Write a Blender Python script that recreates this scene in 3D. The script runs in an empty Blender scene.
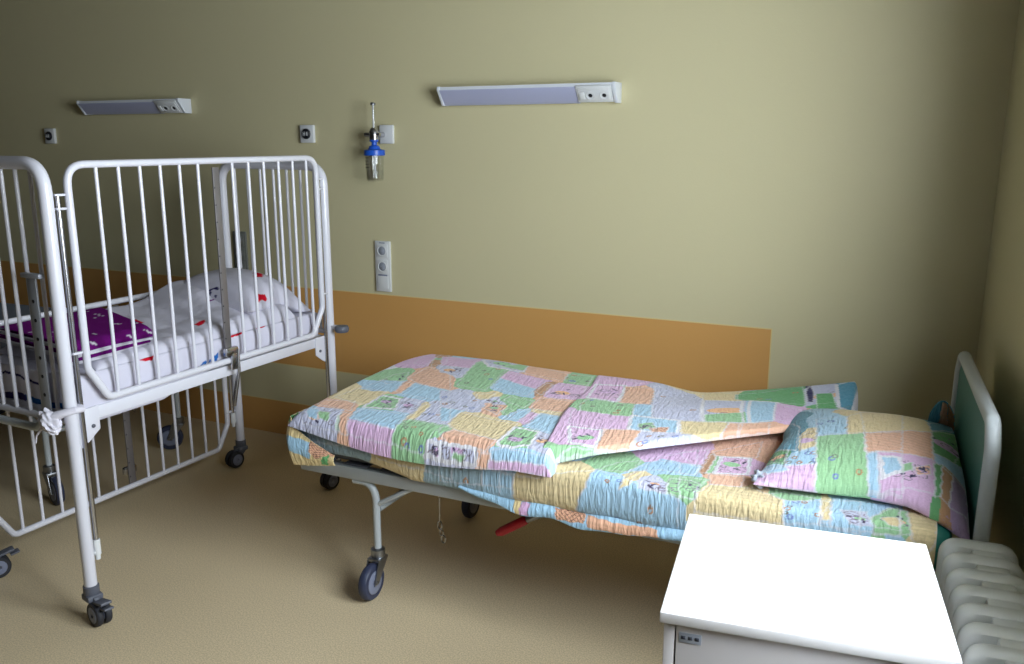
import bpy, bmesh, math, random
import numpy as np
from mathutils import Vector, Matrix, Euler

scene = bpy.context.scene
COL = scene.collection
PI = math.pi
random.seed(7)
R = math.radians

# ------------------------------------------------------------------ materials
def lin(c):
    return tuple(((v / 255.0) / 12.92) if v / 255.0 <= 0.04045 else (((v / 255.0) + 0.055) / 1.055) ** 2.4 for v in c)

def mat(name, rgb, rough=0.5, metal=0.0, bump=0.0, bscale=60.0, vary=0.0, vscale=4.0, spec=0.5, coat=0.0):
    m = bpy.data.materials.new(name)
    m.use_nodes = True
    nt = m.node_tree
    b = nt.nodes['Principled BSDF']
    c = lin(rgb)
    b.inputs['Base Color'].default_value = (*c, 1)
    b.inputs['Roughness'].default_value = rough
    b.inputs['Metallic'].default_value = metal
    b.inputs['Specular IOR Level'].default_value = spec
    if coat:
        b.inputs['Coat Weight'].default_value = coat
    tc = nt.nodes.new('ShaderNodeTexCoord')
    n = nt.nodes.new('ShaderNodeTexNoise')
    n.inputs['Scale'].default_value = vscale
    n.inputs['Detail'].default_value = 4
    nt.links.new(tc.outputs['Object'], n.inputs['Vector'])
    mx = nt.nodes.new('ShaderNodeMix'); mx.data_type = 'RGBA'
    mx.inputs[6].default_value = (*[v * (1 - vary) for v in c], 1)
    mx.inputs[7].default_value = (*[min(1, v * (1 + vary)) for v in c], 1)
    nt.links.new(n.outputs['Fac'], mx.inputs[0])
    nt.links.new(mx.outputs[2], b.inputs['Base Color'])
    if bump:
        n2 = nt.nodes.new('ShaderNodeTexNoise')
        n2.inputs['Scale'].default_value = bscale
        n2.inputs['Detail'].default_value = 3
        nt.links.new(tc.outputs['Object'], n2.inputs['Vector'])
        bp = nt.nodes.new('ShaderNodeBump')
        bp.inputs['Strength'].default_value = bump
        bp.inputs['Distance'].default_value = 0.004
        nt.links.new(n2.outputs['Fac'], bp.inputs['Height'])
        nt.links.new(bp.outputs['Normal'], b.inputs['Normal'])
    return m

def cloth_mat(name, attr='weave', pucker=0.6, rough=0.85, stripe=95.0):
    """woven cloth: colour from the printed pattern, seersucker puckers as bump"""
    m = bpy.data.materials.new(name)
    m.use_nodes = True
    nt = m.node_tree
    b = nt.nodes['Principled BSDF']
    b.inputs['Roughness'].default_value = rough
    b.inputs['Specular IOR Level'].default_value = 0.15
    b.inputs['Sheen Weight'].default_value = 0.15
    a = nt.nodes.new('ShaderNodeAttribute'); a.attribute_name = attr
    nt.links.new(a.outputs['Color'], b.inputs['Base Color'])
    uv = nt.nodes.new('ShaderNodeUVMap')
    mp = nt.nodes.new('ShaderNodeMapping')
    mp.inputs['Scale'].default_value = (stripe, 22.0, 1)
    nt.links.new(uv.outputs['UV'], mp.inputs['Vector'])
    n = nt.nodes.new('ShaderNodeTexNoise')
    n.inputs['Scale'].default_value = 1.0
    n.inputs['Detail'].default_value = 2
    n.inputs['Distortion'].default_value = 0.5
    nt.links.new(mp.outputs['Vector'], n.inputs['Vector'])
    bp = nt.nodes.new('ShaderNodeBump')
    bp.inputs['Strength'].default_value = pucker
    bp.inputs['Distance'].default_value = 0.008
    nt.links.new(n.outputs['Fac'], bp.inputs['Height'])
    nt.links.new(bp.outputs['Normal'], b.inputs['Normal'])
    return m

M = {}
M['white_tube'] = mat('white_enamel', (208, 208, 218), 0.28, coat=0.3, vary=0.02)
M['grey_frame'] = mat('grey_enamel', (176, 182, 186), 0.4, vary=0.03)
M['chrome'] = mat('chrome', (190, 190, 195), 0.22, 1.0, vary=0.05)
M['steel'] = mat('brushed_steel', (150, 152, 156), 0.38, 1.0, vary=0.08, vscale=30)
M['dark_plastic'] = mat('dark_grey_plastic', (88, 91, 102), 0.5)
M['black_rubber'] = mat('black_rubber', (36, 38, 46), 0.55)
M['tyre'] = mat('dark_blue_rubber', (48, 54, 78), 0.5)
M['hub'] = mat('grey_blue_hub', (120, 126, 148), 0.45)
M['red_grip'] = mat('red_plastic', (176, 16, 34), 0.4)
M['white_plastic'] = mat('white_plastic', (214, 216, 218), 0.4, vary=0.01)
M['lamp_body'] = mat('lamp_body_white', (214, 218, 226), 0.4)
M['diffuser'] = mat('lamp_diffuser', (176, 180, 210), 0.3, vary=0.02)
M['laminate'] = mat('white_laminate', (236, 234, 236), 0.35, vary=0.01)
M['laminate_shaded'] = mat('white_laminate_shaded', (208, 203, 204), 0.4, vary=0.01)  # same white laminate, shade of the cabinet front put into the colour
M['dark_gap'] = mat('dark_gap', (40, 38, 40), 0.8)
M['label_and_well_grey'] = mat('grey_sticker_and_well', (150, 156, 168), 0.5)
M['label_dark'] = mat('dark_print', (60, 64, 78), 0.6)
M['radiator'] = mat('radiator_enamel', (206, 210, 210), 0.3, vary=0.03, coat=0.2)
M['teal'] = mat('teal_vinyl', (38, 128, 116), 0.55, bump=0.1)
M['green_panel'] = mat('pale_green_panel', (128, 158, 138), 0.5)
M['board_teal'] = mat('teal_board', (52, 116, 110), 0.5)
M['blue_cap'] = mat('blue_plastic', (28, 84, 190), 0.35)
M['mark_dark'] = mat('black_print', (14, 16, 26), 0.45)
M['cotton_white'] = mat('white_cotton', (208, 205, 216), 0.9, bump=0.5, bscale=35, spec=0.1)
M['bed_grey'] = mat('blue_grey_blanket', (138, 146, 168), 0.9, bump=0.5, bscale=35, spec=0.1, vary=0.12)
M['print_cloth'] = cloth_mat('patchwork_seersucker', pucker=0.85)
M['crib_cloth'] = cloth_mat('printed_white_cotton', pucker=0.25, stripe=30.0)
M['crib_cloth'].node_tree.nodes['Principled BSDF'].inputs['Sheen Weight'].default_value = 0.0
M['crib_cloth'].node_tree.nodes['Principled BSDF'].inputs['Specular IOR Level'].default_value = 0.05

def glass_mat(name, rgb, rough=0.02):
    m = bpy.data.materials.new(name); m.use_nodes = True
    nt = m.node_tree
    for n in list(nt.nodes):
        nt.nodes.remove(n)
    out = nt.nodes.new('ShaderNodeOutputMaterial')
    t = nt.nodes.new('ShaderNodeBsdfTransparent'); t.inputs[0].default_value = (*rgb, 1)
    g = nt.nodes.new('ShaderNodeBsdfGlossy'); g.inputs['Roughness'].default_value = rough
    fr = nt.nodes.new('ShaderNodeMath'); fr.operation = 'MULTIPLY_ADD'
    lw = nt.nodes.new('ShaderNodeLayerWeight'); lw.inputs['Blend'].default_value = 0.25
    nt.links.new(lw.outputs['Facing'], fr.inputs[0]); fr.inputs[1].default_value = 0.16; fr.inputs[2].default_value = 0.03
    mx = nt.nodes.new('ShaderNodeMixShader')
    nt.links.new(fr.outputs[0], mx.inputs[0])
    nt.links.new(t.outputs[0], mx.inputs[1]); nt.links.new(g.outputs[0], mx.inputs[2])
    nt.links.new(mx.outputs[0], out.inputs[0])
    return m
M['glass'] = glass_mat('clear_glass', (0.96, 0.98, 0.98))
M['jar_plastic'] = glass_mat('clear_jar_plastic', (0.985, 0.99, 0.99), 0.1)

# ------------------------------------------------------------------ mesh helpers
def box(bm, c, s, bev=0.0, mtx=None, seg=2):
    b = bmesh.new()
    bmesh.ops.create_cube(b, size=1)
    bmesh.ops.scale(b, vec=s, verts=b.verts)
    if bev:
        bmesh.ops.bevel(b, geom=b.edges[:], offset=bev, segments=seg, affect='EDGES', profile=0.5)
    bmesh.ops.translate(b, vec=c, verts=b.verts)
    if mtx is not None:
        bmesh.ops.transform(b, matrix=mtx, verts=b.verts)
    merge(bm, b)

def merge(bm, b):
    me = bpy.data.meshes.new('tmp'); b.to_mesh(me); b.free()
    bm.from_mesh(me); bpy.data.meshes.remove(me)

def bm_new():
    return bmesh.new()

def frame_from(d):
    d = d.normalized()
    a = Vector((0, 0, 1)) if abs(d.z) < 0.9 else Vector((1, 0, 0))
    x = d.cross(a).normalized()
    return x, d.cross(x).normalized()

def tube(bm, pts, r, seg=12, closed=False, caps=True):
    pts = [Vector(p) for p in pts]
    n = len(pts)
    dirs = []
    for i in range(n):
        if closed:
            d = (pts[(i + 1) % n] - pts[i]).normalized() + (pts[i] - pts[i - 1]).normalized()
        else:
            d = Vector()
            if i < n - 1: d += (pts[i + 1] - pts[i]).normalized()
            if i > 0: d += (pts[i] - pts[i - 1]).normalized()
        dirs.append(d.normalized())
    x, y = frame_from(dirs[0])
    rings = []
    prev = dirs[0]
    for i in range(n):
        q = prev.rotation_difference(dirs[i])
        x = (q @ x); x = (x - dirs[i] * x.dot(dirs[i])).normalized()
        y = dirs[i].cross(x)
        prev = dirs[i]
        rr = r[i] if isinstance(r, (list, tuple)) else r
        rings.append([bm.verts.new(pts[i] + (x * math.cos(2 * PI * k / seg) + y * math.sin(2 * PI * k / seg)) * rr) for k in range(seg)])
    for i in range(n if closed else n - 1):
        a, b = rings[i], rings[(i + 1) % n]
        for k in range(seg):
            f = bm.faces.new((a[k], a[(k + 1) % seg], b[(k + 1) % seg], b[k])); f.smooth = True
    if caps and not closed:
        bm.faces.new(list(reversed(rings[0]))); bm.faces.new(rings[-1])

def cyl(bm, p0, p1, r, seg=20):
    tube(bm, [p0, p1], r, seg)

def fillet(pts, rad, n=7, closed=False):
    pts = [Vector(p) for p in pts]
    out = []
    m = len(pts)
    for i, p in enumerate(pts):
        if not closed and i in (0, m - 1):
            out.append(p); continue
        a, b = pts[i - 1], pts[(i + 1) % m]
        rr = rad[i] if isinstance(rad, (list, tuple)) else rad
        da, db = (a - p), (b - p)
        ang = da.angle(db)
        t = min(rr / math.tan(ang / 2), 0.49 * min(da.length, db.length) if closed else 0.9 * min(da.length, db.length))
        p0, p1 = p + da.normalized() * t, p + db.normalized() * t
        for k in range(n + 1):
            s = k / n
            out.append(p0 * (1 - s) ** 2 + p * 2 * s * (1 - s) + p1 * s * s)
    return out

def lathe(bm, prof, mtx=None, seg=24):
    """prof: (radius, height) pairs, revolved about z"""
    b = bmesh.new()
    rings = []
    for r, z in prof:
        rings.append([b.verts.new((max(r, 1e-5) * math.cos(2 * PI * k / seg), max(r, 1e-5) * math.sin(2 * PI * k / seg), z)) for k in range(seg)])
    for i in range(len(rings) - 1):
        for k in range(seg):
            f = b.faces.new((rings[i][k], rings[i][(k + 1) % seg], rings[i + 1][(k + 1) % seg], rings[i + 1][k])); f.smooth = True
    b.faces.new(list(reversed(rings[0]))); b.faces.new(rings[-1])
    if mtx is not None:
        bmesh.ops.transform(b, matrix=mtx, verts=b.verts)
    merge(bm, b)

def prism(bm, poly, h0, h1, axis='x', mtx=None, bev=0.0):
    """polygon in the plane across the axis, extruded from h0 to h1"""
    b = bmesh.new()
    def P(a, c, h):
        return {'x': (h, a, c), 'y': (a, h, c), 'z': (a, c, h)}[axis]
    v0 = [b.verts.new(P(a, c, h0)) for a, c in poly]
    v1 = [b.verts.new(P(a, c, h1)) for a, c in poly]
    b.faces.new(v0); b.faces.new(list(reversed(v1)))
    n = len(poly)
    for i in range(n):
        b.faces.new((v0[i], v1[i], v1[(i + 1) % n], v0[(i + 1) % n]))
    bmesh.ops.recalc_face_normals(b, faces=b.faces)
    if bev:
        bmesh.ops.bevel(b, geom=b.edges[:], offset=bev, segments=2, affect='EDGES', profile=0.5)
    if mtx is not None:
        bmesh.ops.transform(b, matrix=mtx, verts=b.verts)
    merge(bm, b)

def obj(name, bm, m, parent=None, loc=None, label=None):
    bmesh.ops.recalc_face_normals(bm, faces=bm.faces)
    me = bpy.data.meshes.new(name)
    bm.to_mesh(me); bm.free()
    o = bpy.data.objects.new(name, me)
    COL.objects.link(o)
    me.materials.append(m)
    if loc: o.location = loc
    if parent: o.parent = parent
    if label: o['label'] = label
    for p in me.polygons:
        p.use_smooth = True
    me.set_sharp_from_angle(angle=R(38))
    return o

def thing(name, label, cat, loc=(0, 0, 0), rz=0.0, group=None):
    o = bpy.data.objects.new(name, None); COL.objects.link(o)
    o.empty_display_size = 0.1
    o.location = loc; o.rotation_euler = (0, 0, rz)
    return tag(o, label, cat, group)

def tag(o, label, cat, group=None):
    o['label'] = label; o['category'] = cat
    if group: o['group'] = group
    return o

def struct(name, bm, m):
    o = obj(name, bm, m); o['kind'] = 'structure'
    return o

def copy_tree(o, parent=None):
    c = o.copy(); COL.objects.link(c)
    if parent: c.parent = parent
    for ch in list(o.children):
        copy_tree(ch, c)
    return c

# ------------------------------------------------------------------ the room
YB = 3.351            # back wall
CX = 0.221            # corner of back wall and window wall
XL = -7.4             # far left wall
ZC = 2.9
SK = R(3.8)           # the window wall is not quite square to the back wall

def wall_paint():
    m = mat('wall_paint', (203, 195, 158), 0.55, bump=0.12, bscale=140, vary=0.03, vscale=1.5, spec=0.3)
    return m
M['wall'] = wall_paint()

def banded_wall():
    """cream paint with two orange painted bands that stop short of the corner"""
    m = mat('wall_paint_banded', (203, 195, 158), 0.5, bump=0.12, bscale=140, vary=0.03, vscale=1.5, spec=0.3)
    nt = m.node_tree
    b = nt.nodes['Principled BSDF']
    base = b.inputs['Base Color'].links[0].from_socket
    tc = nt.nodes.new('ShaderNodeTexCoord')
    sp = nt.nodes.new('ShaderNodeSeparateXYZ')
    nt.links.new(tc.outputs['Object'], sp.inputs[0])
    def cmp(sock, c, e):
        n = nt.nodes.new('ShaderNodeMath'); n.operation = 'COMPARE'
        nt.links.new(sock, n.inputs[0]); n.inputs[1].default_value = c; n.inputs[2].default_value = e
        return n.outputs[0]
    def op(a, o, c):
        n = nt.nodes.new('ShaderNodeMath'); n.operation = o
        nt.links.new(a, n.inputs[0]); nt.links.new(c, n.inputs[1])
        return n.outputs[0]
    def band(grow):
        xm = cmp(sp.outputs[0], -5.0, 5.0 - 0.482 + grow)
        z1 = cmp(sp.outputs[2], (0.786 + 0.383) / 2, (0.786 - 0.383) / 2 + grow)
        z2 = cmp(sp.outputs[2], 0.0, 0.178 + grow)
        return op(xm, 'MULTIPLY', op(z1, 'MAXIMUM', z2))
    def over(bs, fac, col):
        mx = nt.nodes.new('ShaderNodeMix'); mx.data_type = 'RGBA'
        nt.links.new(fac, mx.inputs[0]); nt.links.new(bs, mx.inputs[6])
        mx.inputs[7].default_value = (*lin(col), 1)
        return mx.outputs[2]
    edge = over(base, band(0.0045), (214, 196, 140))
    full = over(edge, band(0.0), (206, 156, 92))
    nt.links.new(full, b.inputs['Base Color'])
    return m

def floor_mat():
    m = mat('vinyl_floor', (212, 193, 159), 0.42, bump=0.04, bscale=30, vary=0.05, vscale=3.0, spec=0.35)
    nt = m.node_tree
    b = nt.nodes['Principled BSDF']
    base = b.inputs['Base Color'].links[0].from_socket
    tc = nt.nodes.new('ShaderNodeTexCoord')
    v = nt.nodes.new('ShaderNodeTexNoise'); v.inputs['Scale'].default_value = 220; v.inputs['Detail'].default_value = 2
    nt.links.new(tc.outputs['Object'], v.inputs['Vector'])
    rp = nt.nodes.new('ShaderNodeValToRGB')
    rp.color_ramp.elements[0].position = 0.38; rp.color_ramp.elements[0].color = (0.80, 0.80, 0.80, 1)
    rp.color_ramp.elements[1].position = 0.62; rp.color_ramp.elements[1].color = (1.12, 1.12, 1.12, 1)
    nt.links.new(v.outputs['Fac'], rp.inputs[0])
    mx = nt.nodes.new('ShaderNodeMix'); mx.data_type = 'RGBA'; mx.blend_type = 'MULTIPLY'
    mx.inputs[0].default_value = 1
    nt.links.new(base, mx.inputs[6]); nt.links.new(rp.outputs[0], mx.inputs[7])
    nt.links.new(mx.outputs[2], b.inputs['Base Color'])
    return m

YF = -3.4
def slab(x0, x1, y0, y1, z0, z1):
    bm = bm_new(); box(bm, ((x0 + x1) / 2, (y0 + y1) / 2, (z0 + z1) / 2), (x1 - x0, y1 - y0, z1 - z0)); return bm
struct('floor', slab(XL - .2, 1.1, YF - .2, YB + .2, -0.12, 0.0), floor_mat())
struct('ceiling', slab(XL - .2, 1.1, YF - .2, YB + .2, ZC, ZC + .12), mat('darkened_ceiling_paint', (86, 84, 78), 0.8, bump=0.1))  # unseen ceiling, tone made darker to cut bounced light
struct('wall_back', slab(XL - .2, CX + .02, YB, YB + .2, 0.0, ZC), banded_wall())
M['dim'] = mat('darkened_wall_paint', (74, 66, 54), 0.7)  # made-up dark tone for the unseen walls, keeps bounced light low
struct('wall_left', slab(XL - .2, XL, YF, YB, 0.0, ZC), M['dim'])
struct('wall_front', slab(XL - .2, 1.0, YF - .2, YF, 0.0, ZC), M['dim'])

# window wall: t runs from the corner towards the camera, n points outwards
WT0, WT1, WZ0, WZ1 = 1.15, 2.60, 0.95, 2.20
WM = Matrix.Translation((CX, YB, 0)) @ Matrix(((math.sin(SK), math.cos(SK), 0, 0), (-math.cos(SK), math.sin(SK), 0, 0), (0, 0, 1, 0), (0, 0, 0, 1)))
def wpiece(bm, t0, t1, z0, z1, n0=0.0, n1=0.10, bev=0.0):
    box(bm, ((t0 + t1) / 2, (n0 + n1) / 2, (z0 + z1) / 2), (t1 - t0, n1 - n0, z1 - z0), bev, WM)
bm = bm_new()
LT = 6.85
wpiece(bm, -0.2, WT0, 0, ZC); wpiece(bm, WT1, LT, 0, ZC)
wpiece(bm, WT0, WT1, 0, WZ0); wpiece(bm, WT0, WT1, WZ1, ZC)
struct('wall_right', bm, M['wall'])
bm = bm_new()
fw = 0.055
for (a, b_, c, d) in ((WT0, WT1, WZ0, WZ0 + fw), (WT0, WT1, WZ1 - fw, WZ1), (WT0, WT0 + fw, WZ0 + fw, WZ1 - fw), (WT1 - fw, WT1, WZ0 + fw, WZ1 - fw),
                      ((WT0 + WT1) / 2 - .045, (WT0 + WT1) / 2 + .045, WZ0 + fw, WZ1 - fw)):
    wpiece(bm, a, b_, c, d, 0.045, 0.095, 0.004)
win = struct('window_1', bm, M['white_plastic'])
mid = (WT0 + WT1) / 2
for (a, b_) in ((WT0 + fw, mid - .045), (mid + .045, WT1 - fw)):
    bm = bm_new(); wpiece(bm, a, b_, WZ0 + fw, WZ1 - fw, 0.068, 0.074)
    p = obj('pane', bm, M['glass'], win)
bm = bm_new(); wpiece(bm, WT0 + .05, WT0 + .09, 1.5, 1.64, 0.012, 0.045, 0.006)
obj('handle', bm, M['white_plastic'], win)
bm = bm_new(); wpiece(bm, WT0 + .002, WT1 - .002, WZ0 + .001, WZ0 + .021, -0.015, 0.043, 0.004)
struct('trim_1', bm, M['laminate'])

# ------------------------------------------------------------------ castors
def caster(parent, x, y, wr, top, dirv, twin=False, fork='steel', pedal=False, width=0.024):
    """swivel castor: stem housing at (x, y), wheel trailing along dirv"""
    d = Vector((dirv[0], dirv[1], 0)).normalized()
    s = Vector((-d.y, d.x, 0))
    px_, py_ = x, y
    x = y = 0.0
    tr = 1.0 if twin else .75
    c = Vector((x, y, wr)) + d * wr * tr
    bm = bm_new()
    lathe(bm, [(0.017, top - wr * 2 - .0), (0.024, 0.0 + (top - wr * 2) * .9), (0.024, (top - wr * 2) * .35), (0.017, 0.0)], Matrix.Translation((x, y, wr * 2)), 20)
    half = (width * 1.35 if twin else width * .5 + .006)
    mt = Matrix((( d.x, s.x, 0, x), (d.y, s.y, 0, y), (0, 0, 1, 0), (0, 0, 0, 1)))
    if twin:
        prism(bm, [(-.022, wr * 2.25), (.03, wr * 2.25), (wr * 1.25, wr * 1.55), (wr * .85, wr * .75), (wr * .3, wr * .9), (-.022, wr * 1.7)], -0.009, 0.009, 'y', mt, 0.003)
        box(bm, (.002, 0, wr * 2.1), (.05, .05, .022), .006, mt)
    else:
        box(bm, (.004, 0, wr * 2.08), (.055, half * 2 + .006, .012), .003, mt)
        for sg in (-1, 1):
            prism(bm, [(-.026, wr * 2.1), (.032, wr * 2.1), (wr * .75 + .012, wr * .85), (wr * .75 - .012, wr * .85)], sg * half - .002, sg * half + .002, 'y', mt, 0.0008)
        box(bm, (wr * .75, 0, wr), (.012, half * 2 + .012, .012), .003, mt)
    co = obj('castor', bm, M[fork], parent, (px_, py_, 0))
    for off in ((-width * .68, width * .68) if twin else (0.0,)):
        cc = c + s * off
        wm = Matrix.Translation(cc) @ s.to_track_quat('Z', 'Y').to_matrix().to_4x4()
        b2 = bm_new()
        w = width / 2
        lathe(b2, [(wr * .62, -w), (wr * .9, -w), (wr * .985, -w * .6), (wr, 0), (wr * .985, w * .6), (wr * .9, w), (wr * .62, w)], wm, 32)
        wo = obj('wheel', b2, M['black_rubber' if twin else 'tyre'], co)
        b3 = bm_new()
        lathe(b3, [(wr * .66, -w * 1.03), (wr * .60, -w * 1.10), (wr * .3, -w * 1.04), (wr * .2, -w * 1.2), (wr * .2, w * 1.2), (wr * .3, w * 1.04), (wr * .60, w * 1.10), (wr * .66, w * 1.03)], wm, 28)
        if twin:
            merge_into(wo, b3, M['hub'])
        else:
            merge_into(wo, b3, M['hub'])
    if pedal:
        b4 = bm_new()
        mt2 = mt @ Matrix.Translation((wr * 1.1, 0, wr * 2.0)) @ Matrix.Rotation(R(-12), 4, 'Y')
        box(b4, (.022, 0, .0), (.06, .036, .009), .003, mt2)
        box(b4, (.05, 0, -.016), (.03, .03, .007), .002, mt2)
        obj('brake_pedal', b4, M['dark_plastic'], co)
    return co

def merge_into(o, bm, m):
    """add a second piece with its own material to a mesh"""
    bmesh.ops.recalc_face_normals(bm, faces=bm.faces)
    me = o.data
    if m.name not in [x.name for x in me.materials]:
        me.materials.append(m)
    idx = [x.name for x in me.materials].index(m.name)
    for f in bm.faces: f.material_index = idx; f.smooth = True
    b0 = bmesh.new(); b0.from_mesh(me)
    t = bpy.data.meshes.new('t'); bm.to_mesh(t); bm.free()
    b0.from_mesh(t); bpy.data.meshes.remove(t)
    b0.to_mesh(me); b0.free()

# ------------------------------------------------------------------ hospital bed (local frame: centre of the bed on the floor)
BX, BY = -0.83, 2.57
def make_bed():
    t = thing('hospital_bed', 'low grey metal hospital bed on castors carrying the patchwork bedding', 'bed', (BX, BY, 0), 0, 'hospital beds')
    L0, L1, W = -1.008, 0.985, 0.372
    bm = bm_new()
    for sg in (-1, 1):
        box(bm, ((L0 + L1) / 2, sg * (W - .018), .4205), (L1 - L0, .036, .043), .004)
    box(bm, (L0 + .018, 0, .4205), (.036, 2 * W - .074, .043), .004)
    box(bm, (L1 - .018, 0, .4205), (.036, 2 * W - .074, .043), .004)
    fr = obj('bed_frame', bm, M['grey_frame'], t)
    bm = bm_new()
    n = 14
    for i in range(n):
        x = L0 + .08 + (L1 - L0 - .16) * i / (n - 1)
        box(bm, (x, 0, .4465), (.09, 2 * W - .02, .007), .002)
    obj('slat', bm, M['dark_plastic'], t)
    for ex, sgn in ((-.745, 1), (.62, -1)):
        for sy in (-1, 1):
            yy = sy * (W - .018)
            bm = bm_new()
            x = ex + .03 * sgn
            tube(bm, fillet([(x - .085 * sgn, yy, .392), (x - .012 * sgn, yy, .392), (x, yy, .34), (x, yy, .145)], .05), .0125, 14)
            # diagonal brace up to the side rail
            cyl(bm, (x + .012 * sgn, yy, .325), (x + .15 * sgn, yy, .405), .0085, 12)
            lg = obj('leg', bm, M['grey_frame'], t)
            caster(lg, x, yy, .062, .165, (.02, -1.0), False, 'steel', width=.03)
        bm = bm_new()
        cyl(bm, (ex + .03 * sgn, -(W - .03), .30), (ex + .03 * sgn, (W - .03), .30), .012, 14)
        obj('cross_bar', bm, M['grey_frame'], t)
    # headboard: bent tube with a green board in it
    hb = Matrix.Translation((1.008, 0, 0)) @ Matrix.Rotation(R(3.2), 4, 'Z')
    bm = bm_new()
    pts = fillet([(0, -.385, .36), (0, -.385, .80), (0, -.345, .852), (0, .345, .852), (0, .385, .80), (0, .385, .36)], .045, 8)
    tube(bm, [hb @ Vector(p) for p in pts], .0175, 16)
    h = obj('headboard', bm, M['grey_frame'], t)
    bm = bm_new()
    prism(bm, [(-.37, .455), (-.37, .795), (-.335, .836), (.335, .836), (.37, .795), (.37, .455)], -.006, .006, 'x', hb)
    obj('board_panel', bm, M['board_teal'], h, label='teal board inside the tube')
    # adjusting lever with a red grip, and a hanging chain with a ring, both under the near rail
    bm = bm_new()
    y0 = 2.29 - BY
    tube(bm, [(-.93 - BX, y0 + .02, .405), (-.965 - BX, y0, .372), (-1.03 - BX, y0, .335)], .010, 12)
    cyl(bm, (-.985 - BX, y0, .372), (-.99 - BX, y0, .41), .007)
    lv = obj('lever', bm, M['steel'], t)
    bm = bm_new()
    tube(bm, [(-1.03 - BX, y0, .335), (-1.04 - BX, y0, .33), (-1.12 - BX, y0, .277), (-1.135 - BX, y0, .268)], [.012, .015, .015, .010], 14)
    obj('grip', bm, M['red_grip'], lv)
    bm = bm_new()
    cxn, cyn = -1.352 - BX, 2.3 - BY
    tube(bm, [(cxn, cyn, .41), (cxn, cyn, .262)], .0022, 8)
    for k, (zz, rr) in enumerate(((.248, .011), (.222, .009), (.20, .011))):
        ring = [(cxn + .006 * k + rr * .75 * math.cos(a), cyn, zz + rr * 1.25 * math.sin(a)) for a in [2 * PI * j / 12 for j in range(12)]]
        tube(bm, ring, .0022, 6, closed=True)
    obj('chain', bm, M['chrome'], t)
    return t
bed = make_bed()
bed2 = copy_tree(bed)
bed2['label'] = 'grey metal bed in the dark behind the white crib, only legs and end rail showing'
bed2.location = (-3.935, 2.61, 0)
bed2.rotation_euler = (0, 0, PI)
for lg in bed2.children:
    for c in lg.children:
        if c.name.startswith('castor'):
            c.rotation_euler = (0, 0, R(251 if lg.data.vertices[0].co.y > 0 else 124))

# ------------------------------------------------------------------ cloth building
def wob(x, y, seed, f=1.0):
    """smooth sum-of-sines wrinkle noise in [-1, 1]"""
    rs = np.random.RandomState(seed)
    out = 0
    for k in range(7):
        a = rs.uniform(0, 2 * PI); fr = f * rs.uniform(4, 16); ph = rs.uniform(0, 2 * PI)
        out = out + np.sin(fr * (x * math.cos(a) + y * math.sin(a)) + ph) * (1 / (1 + .12 * fr / f))
    return out / 3.2

def in_poly(u, v, poly):
    """even-odd test for arrays"""
    ins = np.zeros(u.shape, bool)
    n = len(poly)
    for i in range(n):
        x0, y0 = poly[i]; x1, y1 = poly[(i + 1) % n]
        if y0 == y1: continue
        c = ((y0 > v) != (y1 > v)) & (u < (x1 - x0) * (v - y0) / (y1 - y0) + x0)
        ins ^= c
    return ins

def seg_dist(u, v, a, b):
    ax, ay = a; bx, by = b
    dx, dy = bx - ax, by - ay
    l2 = dx * dx + dy * dy + 1e-12
    t = np.clip(((u - ax) * dx + (v - ay) * dy) / l2, 0, 1)
    return np.hypot(u - ax - t * dx, v - ay - t * dy)

PAL = {'p': (214, 174, 212), 'g': (146, 194, 144), 'b': (160, 198, 224), 'o': (230, 178, 148), 'y': (224, 202, 152),
       'c': (196, 194, 208), 'l': (190, 192, 218), 'w': (222, 220, 228), 'd': (92, 142, 178), 'n': (190, 142, 104), 's': (150, 176, 190), 'k': (30, 26, 60),
       't': (84, 150, 176), 'G': (104, 172, 112), 'r': (190, 24, 44), 'u': (112, 22, 118), 'B': (34, 92, 160), 'N': (48, 44, 92), 'm': (176, 148, 190)}

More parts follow.
